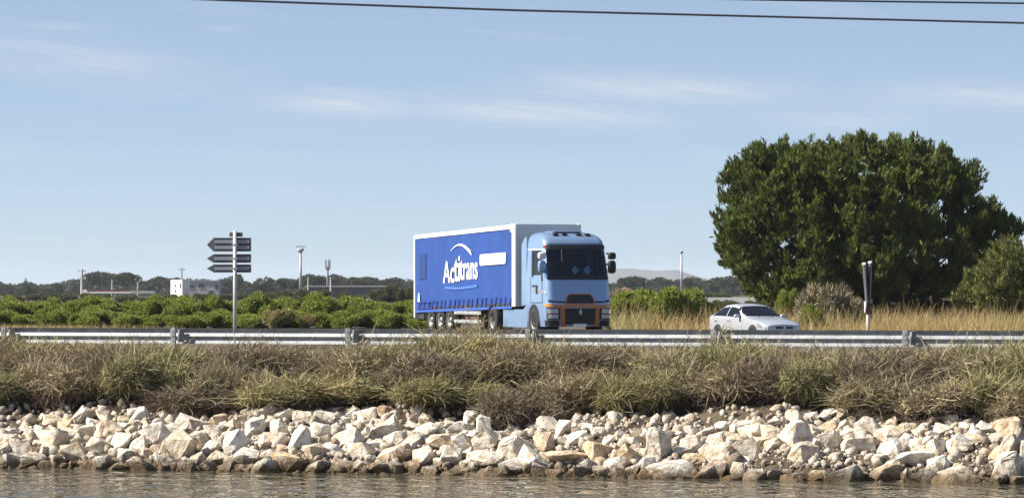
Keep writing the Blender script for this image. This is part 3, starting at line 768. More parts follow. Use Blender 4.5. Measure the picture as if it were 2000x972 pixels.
Fc.append(tuple(i * nZ + nZ - 1 for i in range(nT)))
Fc.append(tuple([j for j in range(nZ)] + [(nT - 1) * nZ + j for j in reversed(range(nZ))]))
cab = obj('cab_body', V, Fc, M_cabblue, lorry, True, T_cab)
bm = bmesh.new(); bm.from_mesh(cab.data); bmesh.ops.recalc_face_normals(bm, faces=bm.faces)
for e in bm.edges: e.smooth = e.calc_face_angle(0) < R(38)
bm.to_mesh(cab.data); bm.free()
def patch(name, t0, t1, z0, z1, mt, off=.012, n=10, k=6, parent=cab, back=-.02, warp=None, smooth=True):
    V = []; g2 = [(t0 + (t1 - t0) * i / n, z0 + (z1 - z0) * j / k) for i in range(n + 1) for j in range(k + 1)]
    if warp: g2 = [warp(t, z) for t, z in g2]
    V = [S(t, z, off) for t, z in g2] + [S(t, z, back) for t, z in g2]
    q = gridq(n + 1, k + 1).tolist(); n0 = (n + 1) * (k + 1)
    Fc = [tuple(f) for f in q] + [tuple(i + n0 for i in reversed(f)) for f in q]
    rim = [j for j in range(k + 1)] + [i * (k + 1) + k for i in range(1, n + 1)] + [n * (k + 1) + j for j in range(k - 1, -1, -1)] + [i * (k + 1) for i in range(n - 1, 0, -1)]
    Fc += [(a, b, b + n0, a + n0) for a, b in zip(rim, rim[1:] + rim[:1])]
    o = obj(name, V, Fc, mt, parent, False, T_cab)
    bm = bmesh.new(); bm.from_mesh(o.data); bmesh.ops.recalc_face_normals(bm, faces=bm.faces)
    if smooth:
        for f in bm.faces: f.smooth = True
        for e in bm.edges: e.smooth = e.calc_face_angle(0) < R(38)
    bm.to_mesh(o.data); bm.free()
    return o
patch('windscreen', -1.5, 1.5, 2.06, 3.29, M_glass, .004, 18, 6, back=-.004)
patch('screen_band', -1.55, 1.55, 3.13, 3.30, M_dark, .016, 18, 2, back=.006)
patch('screen_sill', -1.55, 1.55, 2.03, 2.16, M_dark, .016, 18, 2, back=.006)
for s in (-1, 1):
    patch('door_window', s * 2.16, s * 2.62, 2.2, 3.05, M_glass, .003, 4, 4, back=-.003)
    patch('window_frame', s * 2.60, s * 2.70, 2.14, 3.10, M_dark, .014, 2, 4, back=-.01)
    patch('window_frame', s * 2.10, s * 2.60, 3.05, 3.10, M_dark, .013, 4, 2, back=-.01)
    patch('window_frame', s * 2.08, s * 2.16, 1.98, 3.05, M_dark, .012, 2, 4, back=-.01)
    d = patch('door', s * 2.14, s * 2.74, 1.22, 2.13, M_cabblue, .010, 6, 6)
    for tt in (2.125, 2.742): patch('door_gap', s * tt, s * (tt + .012), 1.2, 2.14, M_dark, .014, 1, 4)
    patch('door_gap', s * 2.13, s * 2.75, 1.195, 1.215, M_dark, .014, 4, 1)
    patch('door_handle', s * 2.50, s * 2.66, 1.78, 1.84, M_dark, .03, 2, 2, parent=d)
    patch('side_trim', s * 1.75, s * 2.55, 1.46, 1.58, M_chrome, .02, 8, 2, warp=lambda t, z: (t, z + .22 * (abs(t) - 1.75)))
    patch('trim_notch', s * 2.36, s * 2.46, 1.52, 1.84, M_dark, .026, 2, 2)
    patch('side_fairing_line', s * 1.5, s * 2.98, 3.12, 3.15, M_white, .012, 10, 1)
    # lower corner: indicator strip, headlamp, black bumper corner
    patch('indicator', s * 1.02, s * 1.95, 1.06, 1.15, M_amber, .03, 8, 2)
    hl = patch('headlight', s * .77, s * 1.7, .60, 1.02, M_dark, .022, 8, 4)
    patch('lens', s * .84, s * 1.6, .82, .98, M_lens, .034, 8, 3, parent=hl)
    patch('lens', s * .84, s * 1.5, .64, .78, M_lens, .034, 8, 3, parent=hl)
    patch('bumper_corner', s * .80, s * 1.95, .36, .57, M_dark, .03, 8, 3)
    patch('marker_lamp', s * 1.55, s * 1.75, 3.18, 3.28, M_red, .03, 2, 2)
# nose: pale panel, bronze frame, grille
patch('panel_gap', -1.5, 1.5, 3.33, 3.345, M_dark, .006, 16, 1)
patch('nose_panel', -1.05, 1.05, 1.26, 2.0, M_cabblue, .010, 14, 5)
patch('seam', -1.5, 1.5, 1.16, 1.24, M_dark, .008, 16, 2, warp=lambda t, z: (t, z + .05 * abs(t)))
patch('intake_frame', -.56, .56, 1.16, 1.53, M_bronze, .022, 10, 4, warp=lambda t, z: (t * (1.0 - .28 * max(0, (z - 1.36) / .17)), z))
patch('air_intake', -.51, .51, 1.18, 1.49, M_dark, .034, 10, 3, warp=lambda t, z: (t * (1.0 - .2 * max(0, (z - 1.36) / .1)), z))
patch('bronze_bar', -.98, .98, 1.03, 1.15, M_bronze, .040, 14, 3, warp=lambda t, z: (t, z - .03 * abs(t)))
for s in (-1, 1): patch('bronze_leg', s * .60, s * .75, .33, 1.02, M_bronze, .045, 4, 6, warp=lambda t, z, s=s: (t - s * .05 * (1.02 - z), z))
gr = patch('grille', -.62, .62, .42, 1.00, M_dark, .030, 10, 6, warp=lambda t, z: (t * (1 - .10 * max(0, (z - .8) / .2)), z))
for i in range(6): patch('slat', -.54, .54, .50 + .075 * i, .525 + .075 * i, M_under, .042, 8, 1, parent=gr)
V0 = S(0, .86, .052)
MB().prism([(V0.y - .065, .86), (V0.y, .75), (V0.y + .065, .86), (V0.y, .98)], 'x', V0.x - .02, V0.x + .012).build('emblem', M_lens, gr, T=T_cab)
MB().prism([(V0.y - .028, .86), (V0.y, .81), (V0.y + .028, .86), (V0.y, .92)], 'x', V0.x + .013, V0.x + .018).build('emblem_core', M_dark, gr, T=T_cab)
MB().box(S(0, .38, .04).x - .02, S(0, .38, .04).x + .02, -.26, .26, .33, .44).build('number_plate', M_white, lorry, T=T_cab)
# roof lamps and hatch
for y in (-.62, -.28, .28, .62):
    MB().box(-.98, -.80, y - .10, y + .10, 3.60, 3.72).build('roof_lamp', M_dark, cab, T=T_cab, bevel=.02)
MB().box(-2.2, -1.2, -.55, .55, 3.772, 3.81).build('roof_hatch', M_cabblue, cab, T=T_cab, bevel=.01)
# cab inside
m = MB(); m.box(-2.1, -2.05, -1.1, 1.1, 1.3, 3.2).box(-2.05, -.5, -1.1, 1.1, 1.25, 1.32); m.build('cab_lining', M_inner, lorry, T=T_cab)
m = MB(); m.prism([(-.80, 1.35), (-.42, 1.35), (-.30, 2.02), (-.75, 2.12)], 'y', -1.0, 1.0); m.build('dashboard', M_inner, lorry, T=T_cab)
for y in (-.6, .6): MB().box(-1.75, -1.2, y - .25, y + .25, 1.4, 1.95).box(-1.75, -1.6, y - .25, y + .25, 1.951, 2.75).build('seat', M_inner, lorry, T=T_cab, bevel=.04)
m = MB(); m.tube([(-.98 + .10 * math.sin(a), .6 + .23 * math.cos(a), 2.10 + .2 * math.sin(a)) for a in np.linspace(0, 2 * math.pi, 17)], .018, 6, False); m.build('steering_wheel', M_dark, lorry, T=T_cab)
for y in (-.05, .42): MB().prism([(y - .15, 2.38), (y, 2.22), (y + .15, 2.38), (y, 2.56)], 'x', -.36, -.35).build('paper', M_paper, lorry, T=T_cab)
m = MB(); m.tube([S(-.6, 3.12, .03), S(-.62, 2.7, .05), S(-.35, 2.22, .03)], .012, 6); m.build('wiper', M_dark, cab, T=T_cab)
m = MB(); m.tube([S(.5, 2.10, .03), S(-.5, 2.25, .045)], .012, 6); m.build('wiper', M_dark, cab, T=T_cab)
# mirrors
def blob(c, r, n=10):      # a rounded shell
    bm = bmesh.new(); bmesh.ops.create_uvsphere(bm, u_segments=16, v_segments=n, radius=1)
    V = [(c[0] + r[0] * math.copysign(abs(v.co.x) ** .6, v.co.x), c[1] + r[1] * math.copysign(abs(v.co.y) ** .6, v.co.y), c[2] + r[2] * math.copysign(abs(v.co.z) ** .6, v.co.z)) for v in bm.verts]
    Fc = [tuple(v.index for v in f.verts) for f in bm.faces]; bm.free(); return V, Fc
for s in (-1, 1):
    for (z, hz2, mt) in ((2.90, .13, M_white if s < 0 else M_dark), (2.50, .24, M_cabblue if s < 0 else M_dark)):
        Vb, Fb = blob((-.30, s * 1.36, z), (.09, .15, hz2))
        o = obj('mirror', Vb, Fb, mt, lorry, True, T_cab)
        MB().box(-.405, -.392, s * 1.36 - .12, s * 1.36 + .12, z - hz2 * .85, z + hz2 * .85).build('mirror_glass', M_dark, o, T=T_cab)
        MB().tube([(-.34, s * 1.15, z + .1), (-.32, s * 1.34, z + .05)], .03, 8).build('mirror_arm', M_dark, o, T=T_cab)
# side deflectors, tractor chassis, fairing, wheels
for s in (-1, 1):
    y0, y1 = sorted((s * 1.232, s * 1.20))
    m = MB(); m.prism([(-2.256, 1.1), (-2.256, 3.62), (-2.50, 3.55), (-2.78, 3.3), (-2.78, 1.1)], 'y', y0, y1); m.build('side_deflector', M_cabblue, lorry, T=T_cab)
    m = MB(); m.prism([(-4.75, .30), (-2.15, .30), (-2.15, 1.0), (-2.3, 1.08), (-2.6, .95), (-4.75, .95)], 'y', *sorted((s * 1.20, s * 1.24))); m.build('side_fairing', M_cabblue, lorry, T=T_cab)
    patch('wheel_arch', s * side_t(-2.06, 1), s * side_t(-.82, 1), .34, 1.15, M_dark, .014, 12, 6, back=-.005,
          warp=lambda t, z, s=s: (t, .34 + (z - .34) * (.18 + .82 * math.sqrt(max(0, 1 - ((abs(t) - side_t(-1.44, 1)) / (side_t(-2.06, 1) - side_t(-1.44, 1))) ** 2)))))
    wheel('wheel', -1.44, s * 1.10, .50, .33, .13, T_cab)
    wheel('wheel', -5.9, s * .98, .50, .56, .02, T_cab)
    m = MB(); pr = []
    for a in np.linspace(R(15), R(165), 13): pr.append((-5.9 + .60 * math.cos(a), .5 + .60 * math.sin(a)))
    pr += [(x_ * 1.0, z_ + .03) for x_, z_ in reversed(pr)]
    m.prism(pr, 'y', *sorted((s * .68, s * 1.26))); m.build('mudguard', M_under, lorry, T=T_cab)
m = MB()
for sy in (-.42, .42): m.box(-7.0, -2.3, sy - .06, sy + .06, .62, .9)
m.box(-6.6, -4.6, -.55, .55, .905, 1.02); m.build('tractor_chassis', M_under, lorry, T=T_cab)

# ------------------------------------------------------------------ the silver car
M_silver = mat('silver_lacquer', (.54, .55, .57), .28, metal=.3, coat=.7)
M_carglass = mat('dark_car_glass', (.008, .010, .014), .05, spec=.22)
def car():
    a = R(25.5); x, y = 9.13, 152.0
    root = thing('saloon_car', 'silver four door saloon car behind the guardrail, right of the lorry', 'car', (x, y, float(H(x, y)) + .03), a - R(90))
    st = np.array([  # x, roof line, belt line, half width, half width at the roof line, sill
        (2.25, .52, .47, .50, .40, .28), (2.20, .66, .57, .68, .55, .20), (2.05, .745, .63, .80, .66, .18), (1.75, .82, .71, .855, .70, .18), (1.3, .88, .79, .87, .72, .18), (.95, .915, .845, .875, .73, .18),
        (.78, .94, .88, .875, .72, .18), (.40, 1.15, .905, .875, .66, .18), (.02, 1.345, .915, .875, .60, .18), (-.35, 1.42, .925, .875, .575, .18), (-.75, 1.44, .935, .875, .57, .18), (-1.15, 1.40, .945, .87, .575, .18), (-1.5, 1.29, .955, .865, .59, .19),
        (-1.8, 1.15, .96, .855, .62, .20), (-2.0, 1.06, .95, .84, .65, .22), (-2.15, 1.02, .90, .80, .64, .25), (-2.24, .90, .80, .74, .58, .30), (-2.28, .62, .58, .66, .5, .36)])
    def sec(i):
        X, zt, zb, w_, wr, zs = st[i]
        cr = min(.05, (zt - zb) * .4)
        return [(X, 0, zt), (X, wr * .6, zt - cr * .35), (X, wr, zt - cr), (X, (wr + w_) / 2 + .02, (zt - cr + zb) / 2 + .02 * (zt - zb)), (X, w_ - .012, zb), (X, w_, zb - .10 * (zb - zs)), (X, w_ * 1.005, zb - .45 * (zb - zs)), (X, w_ * .985, zs + .10), (X, w_ * .93, zs), (X, 0, zs)]
    V = []; nS = len(st); nP = 10
    for i in range(nS):
        h = sec(i); V += h + [(x_, -y_, z_) for x_, y_, z_ in h[-2:0:-1]]
    nR = 2 * nP - 2; Fc = []
    for i in range(nS - 1):
        for j in range(nR): Fc.append((i * nR + j, i * nR + (j + 1) % nR, (i + 1) * nR + (j + 1) % nR, (i + 1) * nR + j))
    Fc += [tuple(range(nR)), tuple(range((nS - 1) * nR, nS * nR))[::-1]]
    body = obj('body', V, Fc, M_silver, root, True)
    bm = bmesh.new(); bm.from_mesh(body.data); bmesh.ops.recalc_face_normals(bm, faces=bm.faces)
    for e in bm.edges: e.smooth = e.calc_face_angle(0) < R(30)
    bm.to_mesh(body.data); bm.free()
    secs = [np.array(sec(i)) for i in range(nS)]
    xs_ = st[:, 0]
    def pt(X, j):      # a place on the shell: along the car, and round the section (j may be fractional)
        o_ = np.argsort(xs_); S_ = np.array(secs)[o_]; xx = xs_[o_]
        f = lambda jj, c: np.interp(X, xx, S_[:, jj, c])
        j0 = int(min(math.floor(j), 8)); t = j - j0
        return np.array([X, (1 - t) * f(j0, 1) + t * f(j0 + 1, 1), (1 - t) * f(j0, 2) + t * f(j0 + 1, 2)])
    def panel(name, rows, mt, off, s=1, parent=root):   # rows: lists of (X, j) laid over the shell, lifted by off
        P_ = [[pt(*q_) for q_ in r] for r in rows]; a_, b_ = len(rows), len(rows[0]); V = []
        flat = []
        for i in range(a_):
            for k_ in range(b_):
                p = P_[i][k_]
                du = P_[min(i + 1, a_ - 1)][k_] - P_[max(i - 1, 0)][k_]; dv = P_[i][min(k_ + 1, b_ - 1)] - P_[i][max(k_ - 1, 0)]
                n_ = np.cross(du, dv); n_ = n_ / max(np.linalg.norm(n_), 1e-9)
                if n_[1] * .8 + n_[2] + n_[0] * .3 < 0: n_ = -n_
                flat.append((p, n_))
        V = [p + n_ * off for p, n_ in flat] + [p - n_ * .01 for p, n_ in flat]
        V = [(q_[0], q_[1] * s, q_[2]) for q_ in V]
        q = gridq(a_, b_).tolist(); n0 = a_ * b_
        rim = [j for j in range(b_)] + [i * b_ + b_ - 1 for i in range(1, a_)] + [(a_ - 1) * b_ + j for j in range(b_ - 2, -1, -1)] + [i * b_ for i in range(a_ - 2, 0, -1)]
        Fc = [tuple(f) for f in q] + [tuple(i + n0 for i in reversed(f)) for f in q] + [(a__, b__, b__ + n0, a__ + n0) for a__, b__ in zip(rim, rim[1:] + rim[:1])]
        o = obj(name, V, Fc, mt, parent)
        bm = bmesh.new(); bm.from_mesh(o.data); bmesh.ops.recalc_face_normals(bm, faces=bm.faces); bm.to_mesh(o.data); bm.free()
        return o
    for s in (-1, 1):
        # windscreen in two mirrored halves would seam: make it once, below
        panel('front_window', [[(X0 + (X1 - X0) * t, j) for t in np.linspace(0, 1, 5)] for X0, X1, j in ((.52, -.62, 3.92), (.26, -.62, 3.0), (-.02, -.62, 2.40))], M_carglass, .008, s)
        panel('rear_window', [[(X0 + (X1 - X0) * t, j) for t in np.linspace(0, 1, 5)] for X0, X1, j in ((-.69, -1.74, 3.92), (-.69, -1.58, 3.0), (-.69, -1.30, 2.40))], M_carglass, .008, s)
        for xw in (1.38, -1.32):
            ar = MB(); yb = s * .868; pr = [(xw + .355 * math.cos(t), .30 + .355 * math.sin(t)) for t in np.linspace(R(-20), R(200), 20)]
            ar.prism(pr, 'y', *sorted((yb - s * .02, yb + s * .014))); ar.build('wheel_arch', M_dark, root)
            wl = MB(); wl.lathe([(.19, -.09), (.31, -.10), (.325, -.07), (.325, .07), (.31, .10), (.20, .10), (.19, .07)], (xw, s * .80, .325), 24)
            o = wl.build('wheel', M_tyre, root, True)
            rm = MB(); rm.lathe([(.001, s * .06), (.06, s * .065), (.12, s * .045), (.20, s * .085), (.205, s * .05)], (xw, s * .80, .325), 10); rm.build('rim', M_rim, o)
        Vb, Fb = blob((.38, s * .99, .965), (.07, .11, .065)); mi = obj('mirror', Vb, Fb, M_silver, root, True)
        MB().box(.36, .40, *sorted((s * .84, s * .90)), .92, .96).build('mirror_arm', M_dark, mi)
        for xh in (-.45, -1.45): MB().box(xh - .09, xh + .09, *sorted((s * .872, s * .897)), .76, .79).build('door_handle', M_chrome, root)
        for xg in (-.655, .60): MB().box(xg - .006, xg + .006, *sorted((s * .868, s * .8795)), .36, .80).build('door_gap', M_dark, root)
        MB().box(-.95, .95, *sorted((s * .84, s * .884)), .21, .30).build('sill_trim', M_dark, root)
        panel('headlight', [[(2.16, j), (1.98, j), (1.72, j)] for j in (4.1, 4.9, 5.6)], M_lens, .012, s)
        panel('fog_lamp', [[(2.22, 7.0), (2.12, 7.0)], [(2.22, 6.6), (2.12, 6.6)]], M_dark, .02, s)
        panel('tail_light', [[(-2.05, j), (-2.2, j)] for j in (4.4, 5.2, 6.0)], M_red, .012, s)
    for name, X0, X1, jm in (('windscreen', .74, .04, 2.55), ('rear_screen', -1.80, -1.30, 2.3)):
        rows = []
        for t in np.linspace(0, 1, 5):
            X = X0 + (X1 - X0) * t; half = [(X - .10 * (j / jm) ** 2 * (1 if X0 > 0 else -1), j) for j in np.linspace(0, jm, 6)]
            rows.append([pt(*q_) * np.array([1, -1, 1]) for q_ in half[:0:-1]] + [pt(*q_) for q_ in half])
        fl = [p for r in rows for p in r]; n_ = Vector((.5 if X0 > 0 else -.5, 0, .87))
        V = [Vector(p) + n_ * .010 for p in fl] + [Vector(p) - n_ * .01 for p in fl]; n0 = len(fl); q = gridq(5, 11).tolist()
        obj(name, V, [tuple(f) for f in q] + [tuple(i + n0 for i in reversed(f)) for f in q], M_carglass, root, True)
    MB().box(2.235, 2.262, -.36, .36, .50, .58).build('grille', M_dark, root)
    MB().box(2.235, 2.258, -.55, .55, .26, .38).build('lower_grille', M_dark, root)
    MB().box(2.259, 2.266, -.05, .05, .52, .565).build('badge', M_chrome, root)
    MB().box(2.263, 2.270, -.24, .24, .395, .475).build('number_plate', M_white, root)
    for y_ in (-.3, .25): MB().tube([(.78, y_, .955), (.50, y_ + .35, 1.10)], .008, 6).build('wiper', M_dark, root)
car()

# ------------------------------------------------------------------ road signs
M_signback = mat('sign_back_grey', (.10, .105, .12), .6, metal=.3, var=.2, vscale=4)
M_signrib = mat('sign_rib', (.30, .31, .33), .5, metal=.5)
M_pole = mat('pale_pole', (.62, .61, .57), .5, metal=.2, var=.12, vscale=3)
def arrow_signs():
    Y = 158.0; s = Y / F; c = P(459, 570, Y)
    root = thing('arrow_sign_post', 'pale post carrying three grey backed arrow signs pointing left', 'sign post', (c.x, Y, float(H(c.x, Y))), R(-6))
    def zz_(py): return EYE + (HOR - py) * s
    MB().tube([(0, 0, -.3), (0, 0, zz_(451))], .075, 12).build('post', M_pole, root, True)
    MB().box(-.24, .28, .085, .14, zz_(462), zz_(453.5)).build('top_plate', M_signback, root, bevel=.01)
    for y0, y1 in ((491, 464), (513, 496), (532, 516)):
        z0, z1 = zz_(y0), zz_(y1); zm = (z0 + z1) / 2; h = z1 - z0
        m = MB(); m.prism([(.62, z0), (.62, z1), (-.86, z1), (-1.14, zm), (-.86, z0)], 'y', .085, .125)
        pl = m.build('arrow_panel', M_signback, root, bevel=.006)
        # folded rim and two stiffening ribs on the back
        m = MB(); m.box(-.86, .62, .055, .084, z1 - .035, z1).box(-.86, .62, .055, .084, z0, z0 + .035).box(.585, .62, .055, .084, z0 + .036, z1 - .036); m.build('folded_rim', M_signback, pl)
        for f in ((.30, .72) if h > .4 else (.5,)):
            MB().box(-.82, .55, .045, .083, z0 + h * f - .065, z0 + h * f + .065).build('stiffening_rib', M_signrib, pl)
        MB().box(-.12, .12, -.085, -.076, zm - .03, zm + .03).build('clamp', M_signrib, pl)
arrow_signs()
def edge_signs():
    Y = 158.0; s = Y / F; c = P(1695, 570, Y)
    def zz_(py): return EYE + (HOR - py) * s
    root = thing('double_sign_post', 'pale post with two dark signboards seen edge on before the big pine', 'sign post', (c.x, Y, float(H(c.x, Y))))
    MB().tube([(0, 0, -.3), (0, 0, zz_(573))], .055, 12).build('post', M_pole, root, True)
    MB().tube([(0, .02, zz_(572)), (.02, .02, zz_(520))], .045, 8).build('upper_post', M_signback, root, True)
    for x0, x1, top in ((-.045, -.145, 503), (.05, .09, 500)):
        z0, z1 = zz_(577), zz_(top); m = MB()
        for k_ in range(1):
            V = [(x0 - .022, -.45, z0), (x0 + .022, -.45, z0), (x1 + .03, -.45, z1), (x1 - .03, -.45, z1)]
            V += [(x, .45, z) for x, y, z in V]
            m.add(V, [(0, 1, 2, 3), (7, 6, 5, 4), (0, 4, 5, 1), (1, 5, 6, 2), (2, 6, 7, 3), (3, 7, 4, 0)])
        b = m.build('signboard', M_signback, root)
        MB().box(x1 - .045, x1 + .045, -.48, .48, z1 + .002, z1 + .09).build('top_edge', M_white, b, bevel=.02)
    m = MB(); m.tube([(-.135, -.10, zz_(585)), (-.10, -.10, zz_(585))], .23, 24); o = m.build('round_sign', M_white, root)
    m = MB(); m.tube([(-.098, -.10, zz_(585)), (-.085, -.10, zz_(585))], .26, 24); m.build('sign_rim', mat('red_enamel', (.35, .10, .10), .6), o)
    m = MB(); m.box(-.02, .13, -.14, -.075, zz_(598), zz_(577)); m.build('bracket', M_signback, root)
edge_signs()

# ------------------------------------------------------------------ cables overhead
M_cable = mat('black_cable', (.09, .09, .10), .6)
def cable(pts, r, label):
    m = MB(); m.tube(pts, r, 8); o = m.build('overhead_cable', M_cable, None, True); tag(o, label, 'cable', 'overhead cables')
def wire(p0, p1, sag, n=60):
    return [Vector(p0).lerp(Vector(p1), t) - Vector((0, 0, sag * 4 * t * (1 - t))) for t in np.linspace(0, 1, n)]
def depth(px): return 110 + (px - 1000) * .0053
def wpts(xs, ys): return [P(x, y, depth(x)) for x, y in zip(xs, ys)]
xs = np.linspace(-800, 2800, 60)
cable(wpts(xs, np.interp(xs, [-800, 400, 1000, 2000, 2800], [-42, -1, 20, 45, 58])), .030, 'long dark overhead cable crossing the sky from top left to right edge')
cable(wpts(xs, np.interp(xs, [-800, 1500, 2000, 2800], [-46, 0, 6.5, 14])), .028, 'short stretch of dark overhead cable in the top right corner')

# ------------------------------------------------------------------ the big pine
M_pine = leaf('pine_needles', [(.060, .086, .020), (.115, .130, .030), (.042, .056, .018), (.165, .195, .042), (.080, .112, .024)], .28, .5, patch=(.145, .180, .036), pscale=1.0)
M_pine2 = leaf('pale_pine_needles', [(.16, .18, .05), (.24, .24, .07), (.11, .13, .038), (.28, .27, .10)], .35, .55)
M_bark = mat('pine_bark', (.10, .075, .055), .95, var=.4, vscale=6, bump=.6, bscale=14)
def inside(poly, x, z):
    c = False; j = len(poly) - 1
    for i in range(len(poly)):
        xi, zi = poly[i]; xj, zj = poly[j]
        if (zi > z) != (zj > z) and x < (xj - xi) * (z - zi) / (zj - zi) + xi: c = not c
        j = i
    return c
def pine(label, Y, base_px, outline, n_clump, n_tuft, depth_m, m_leaf, seed, gaps=(), csize=(.55, .95)):
    s = Y / F; g = np.random.default_rng(seed); b = P(base_px, 570, Y); zb = float(H(b.x, Y))
    root = thing('pine_tree', label, 'tree', (b.x, Y, zb))
    poly = [((x - base_px) * s, EYE + (HOR - y) * s - zb) for x, y in outline]
    xs_ = [p[0] for p in poly]; zs_ = [p[1] for p in poly]
    cx, cz = (min(xs_) + max(xs_)) / 2, min(zs_) + (max(zs_) - min(zs_)) * .45
    hw, hh = (max(xs_) - min(xs_)) / 2, (max(zs_) - min(zs_)) / 2
    clumps = []; t = 0
    while len(clumps) < n_clump and t < 60000:
        t += 1
        x = g.uniform(min(xs_), max(xs_)); z = g.uniform(min(zs_), max(zs_)); r = g.uniform(*csize)
        if not all(inside(poly, x + r * .95 * dx, z + r * 1.1 * dz) for dx, dz in ((1, 0), (-1, 0), (0, 1), (0, -1))): continue
        q = min(.98, ((x - cx) / hw) ** 2 * .8 + ((z - cz) / hh) ** 2 * .6)
        ym = depth_m * math.sqrt(1 - q); y = ym * (2 * g.beta(.65, .65) - 1)
        if any((x - gx) ** 2 + ((z - gz) * 1.3) ** 2 < gr ** 2 for gx, gz, gr in gaps): continue
        if any((x - c[0]) ** 2 + (y - c[1]) ** 2 + (z - c[2]) ** 2 < (.53 * (r + c[3])) ** 2 for c in clumps): continue
        clumps.append((x, y, z, r))
    parts = []
    for x, y, z, r in clumps:        # every clump: sprays of twigs that sweep outward and up, set with needle tufts
        out_ = unit(np.array([x - cx, y, (z - cz) * .5]) + 1e-6)
        for _ in range(9):
            d0 = unit(out_ * .65 + g.normal(size=3) * .75 + np.array([0, 0, .35])); Ls = r * g.uniform(.8, 1.5)
            st_ = np.array([x, y, z]) + g.normal(size=3) * r * .30 - np.array([0, 0, r * .35])
            n = max(10, int(n_tuft * r * r / 9)); tt = g.uniform(.1, 1, n) ** .7
            p = st_ + d0 * (Ls * tt)[:, None] + np.array([0, 0, 1]) * (Ls * .45 * tt ** 2)[:, None] + g.normal(size=(n, 3)) * (.11 * (1.15 - .7 * tt))[:, None]
            ax = d0 * .5 + np.array([0, 0, 1.0])
            for _ in range(3):
                parts.append(diamonds(p, ax + g.normal(size=(n, 3)) * .36, g.uniform(.16, .38, n), g.uniform(.020, .044, n), g))
    npobj('crown', *cat_(parts), m_leaf, root)
    # trunk and limbs
    tr = MB(); fork = Vector((.1, 0, 1.3))
    tr.tube([(0, 0, -.3), (-.08, .05, .5), tuple(fork)], [.46, .38, .34], 12); trunk = tr.build('trunk', M_bark, root, True)
    big = sorted(clumps, key=lambda c: -c[3])[:26] + [c for c in clumps if c[2] < cz][:14]
    for c in big:
        e = Vector(c[:3]); mid = fork.lerp(e, .5) + Vector((g.normal(0, .3), g.normal(0, .3), -.12 * (e - fork).length))
        pts_ = [fork.lerp(mid, .0), fork.lerp(mid, .55), mid, mid.lerp(e, .6), e]
        MB().tube(pts_, [.17, .13, .10, .06, .025], 7).build('limb', M_bark, root, True)
    return root
BIGOUT = [(1490, 597), (1445, 548), (1405, 512), (1397, 455), (1408, 402), (1398, 345), (1438, 318), (1452, 280), (1490, 276), (1515, 259), (1552, 276), (1588, 259), (1640, 272), (1690, 258), (1745, 268), (1802, 258), (1838, 276), (1852, 302),
          (1884, 298), (1908, 328), (1934, 355), (1926, 392), (1902, 412), (1938, 396), (1968, 404), (1985, 446), (1972, 492), (1938, 524), (1895, 560), (1860, 592), (1790, 606), (1640, 612), (1560, 606)]
BIGOUT = [(x, y + 9 if y < 340 else y) for x, y in BIGOUT]
s_ = 190.0 / F
gp = [((1805 - 1690) * s_, EYE + (570 - 500) * s_, .62), ((1530 - 1690) * s_, EYE + (570 - 508) * s_, .5), ((1835 - 1690) * s_, EYE + (570 - 415) * s_, .55), ((1850 - 1690) * s_, EYE + (570 - 480) * s_, .6)]
pine('broad dark green pine with a dense rounded crown, right of the silver car', 190.0, 1690, BIGOUT, 560, 900, 5.0, M_pine, 31, gp, (.27, .60))
pine('lower yellow green pine at the right edge beside the broad pine', 184.0, 1985, [(1850, 585), (1880, 548), (1915, 528), (1940, 492), (1985, 470), (2040, 462), (2100, 480), (2140, 530), (2120, 590), (2050, 612), (1930, 612)], 70, 620, 2.6, M_pine2, 32, csize=(.45, .8))

# ------------------------------------------------------------------ bushes beyond the road
M_bush = leaf('fresh_green_leaf', [(.18, .225, .036), (.27, .31, .058), (.12, .155, .026), (.34, .36, .09), (.22, .255, .048)], .5, .5)
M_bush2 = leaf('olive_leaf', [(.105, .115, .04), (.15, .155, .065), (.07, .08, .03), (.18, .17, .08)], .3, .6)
M_grey = leaf('grey_dry_twig', [(.26, .225, .14), (.34, .29, .19), (.18, .155, .095)], .1, .8)
M_wood = mat('bush_wood', (.09, .07, .05), .9)
def bush_mesh(seed, m, n_lobe=15, n=800, L=(.06, .15)):       # about 2 m wide, 1 m tall, unit scale
    g = np.random.default_rng(seed); parts = []
    for _ in range(n_lobe):
        c = np.array([g.uniform(-.75, .75), g.uniform(-.5, .5), g.uniform(.22, .66)]); r = g.uniform(.16, .40)
        d = sphere(g, n); d[:, 2] = d[:, 2] * .8 + .2
        p = c + d * (r * g.uniform(.5, 1, n) ** .4)[:, None]; p[:, 2] = np.maximum(p[:, 2], .01)
        parts.append(diamonds(p, d + g.normal(size=(n, 3)) * .6 + (0, 0, .35), g.uniform(*L, n), g.uniform(.012, .030, n), g))
    return npmesh('foliage', *cat_(parts), m)
def stem_mesh(seed):
    g = np.random.default_rng(seed); m = MB()
    for _ in range(6):
        a = g.uniform(0, 6.28); m.tube([(0, 0, -.05), (.2 * math.cos(a), .15 * math.sin(a), .3), (.5 * math.cos(a), .35 * math.sin(a), .62)], [.03, .022, .01], 5)
    o = m.build('stems', M_wood); me = o.data; bpy.data.objects.remove(o); return me
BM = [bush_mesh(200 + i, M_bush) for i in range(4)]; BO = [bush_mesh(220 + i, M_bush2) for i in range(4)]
BT = [bush_mesh(241, leaf('tan_dry_leaf', [(.30, .26, .11), (.38, .31, .15), (.22, .23, .08)], .3, .7), 9, 500, (.08, .2))]
BG = [bush_mesh(240, M_grey, 7, 420, (.15, .35))]; SM = [stem_mesh(260 + i) for i in range(3)]
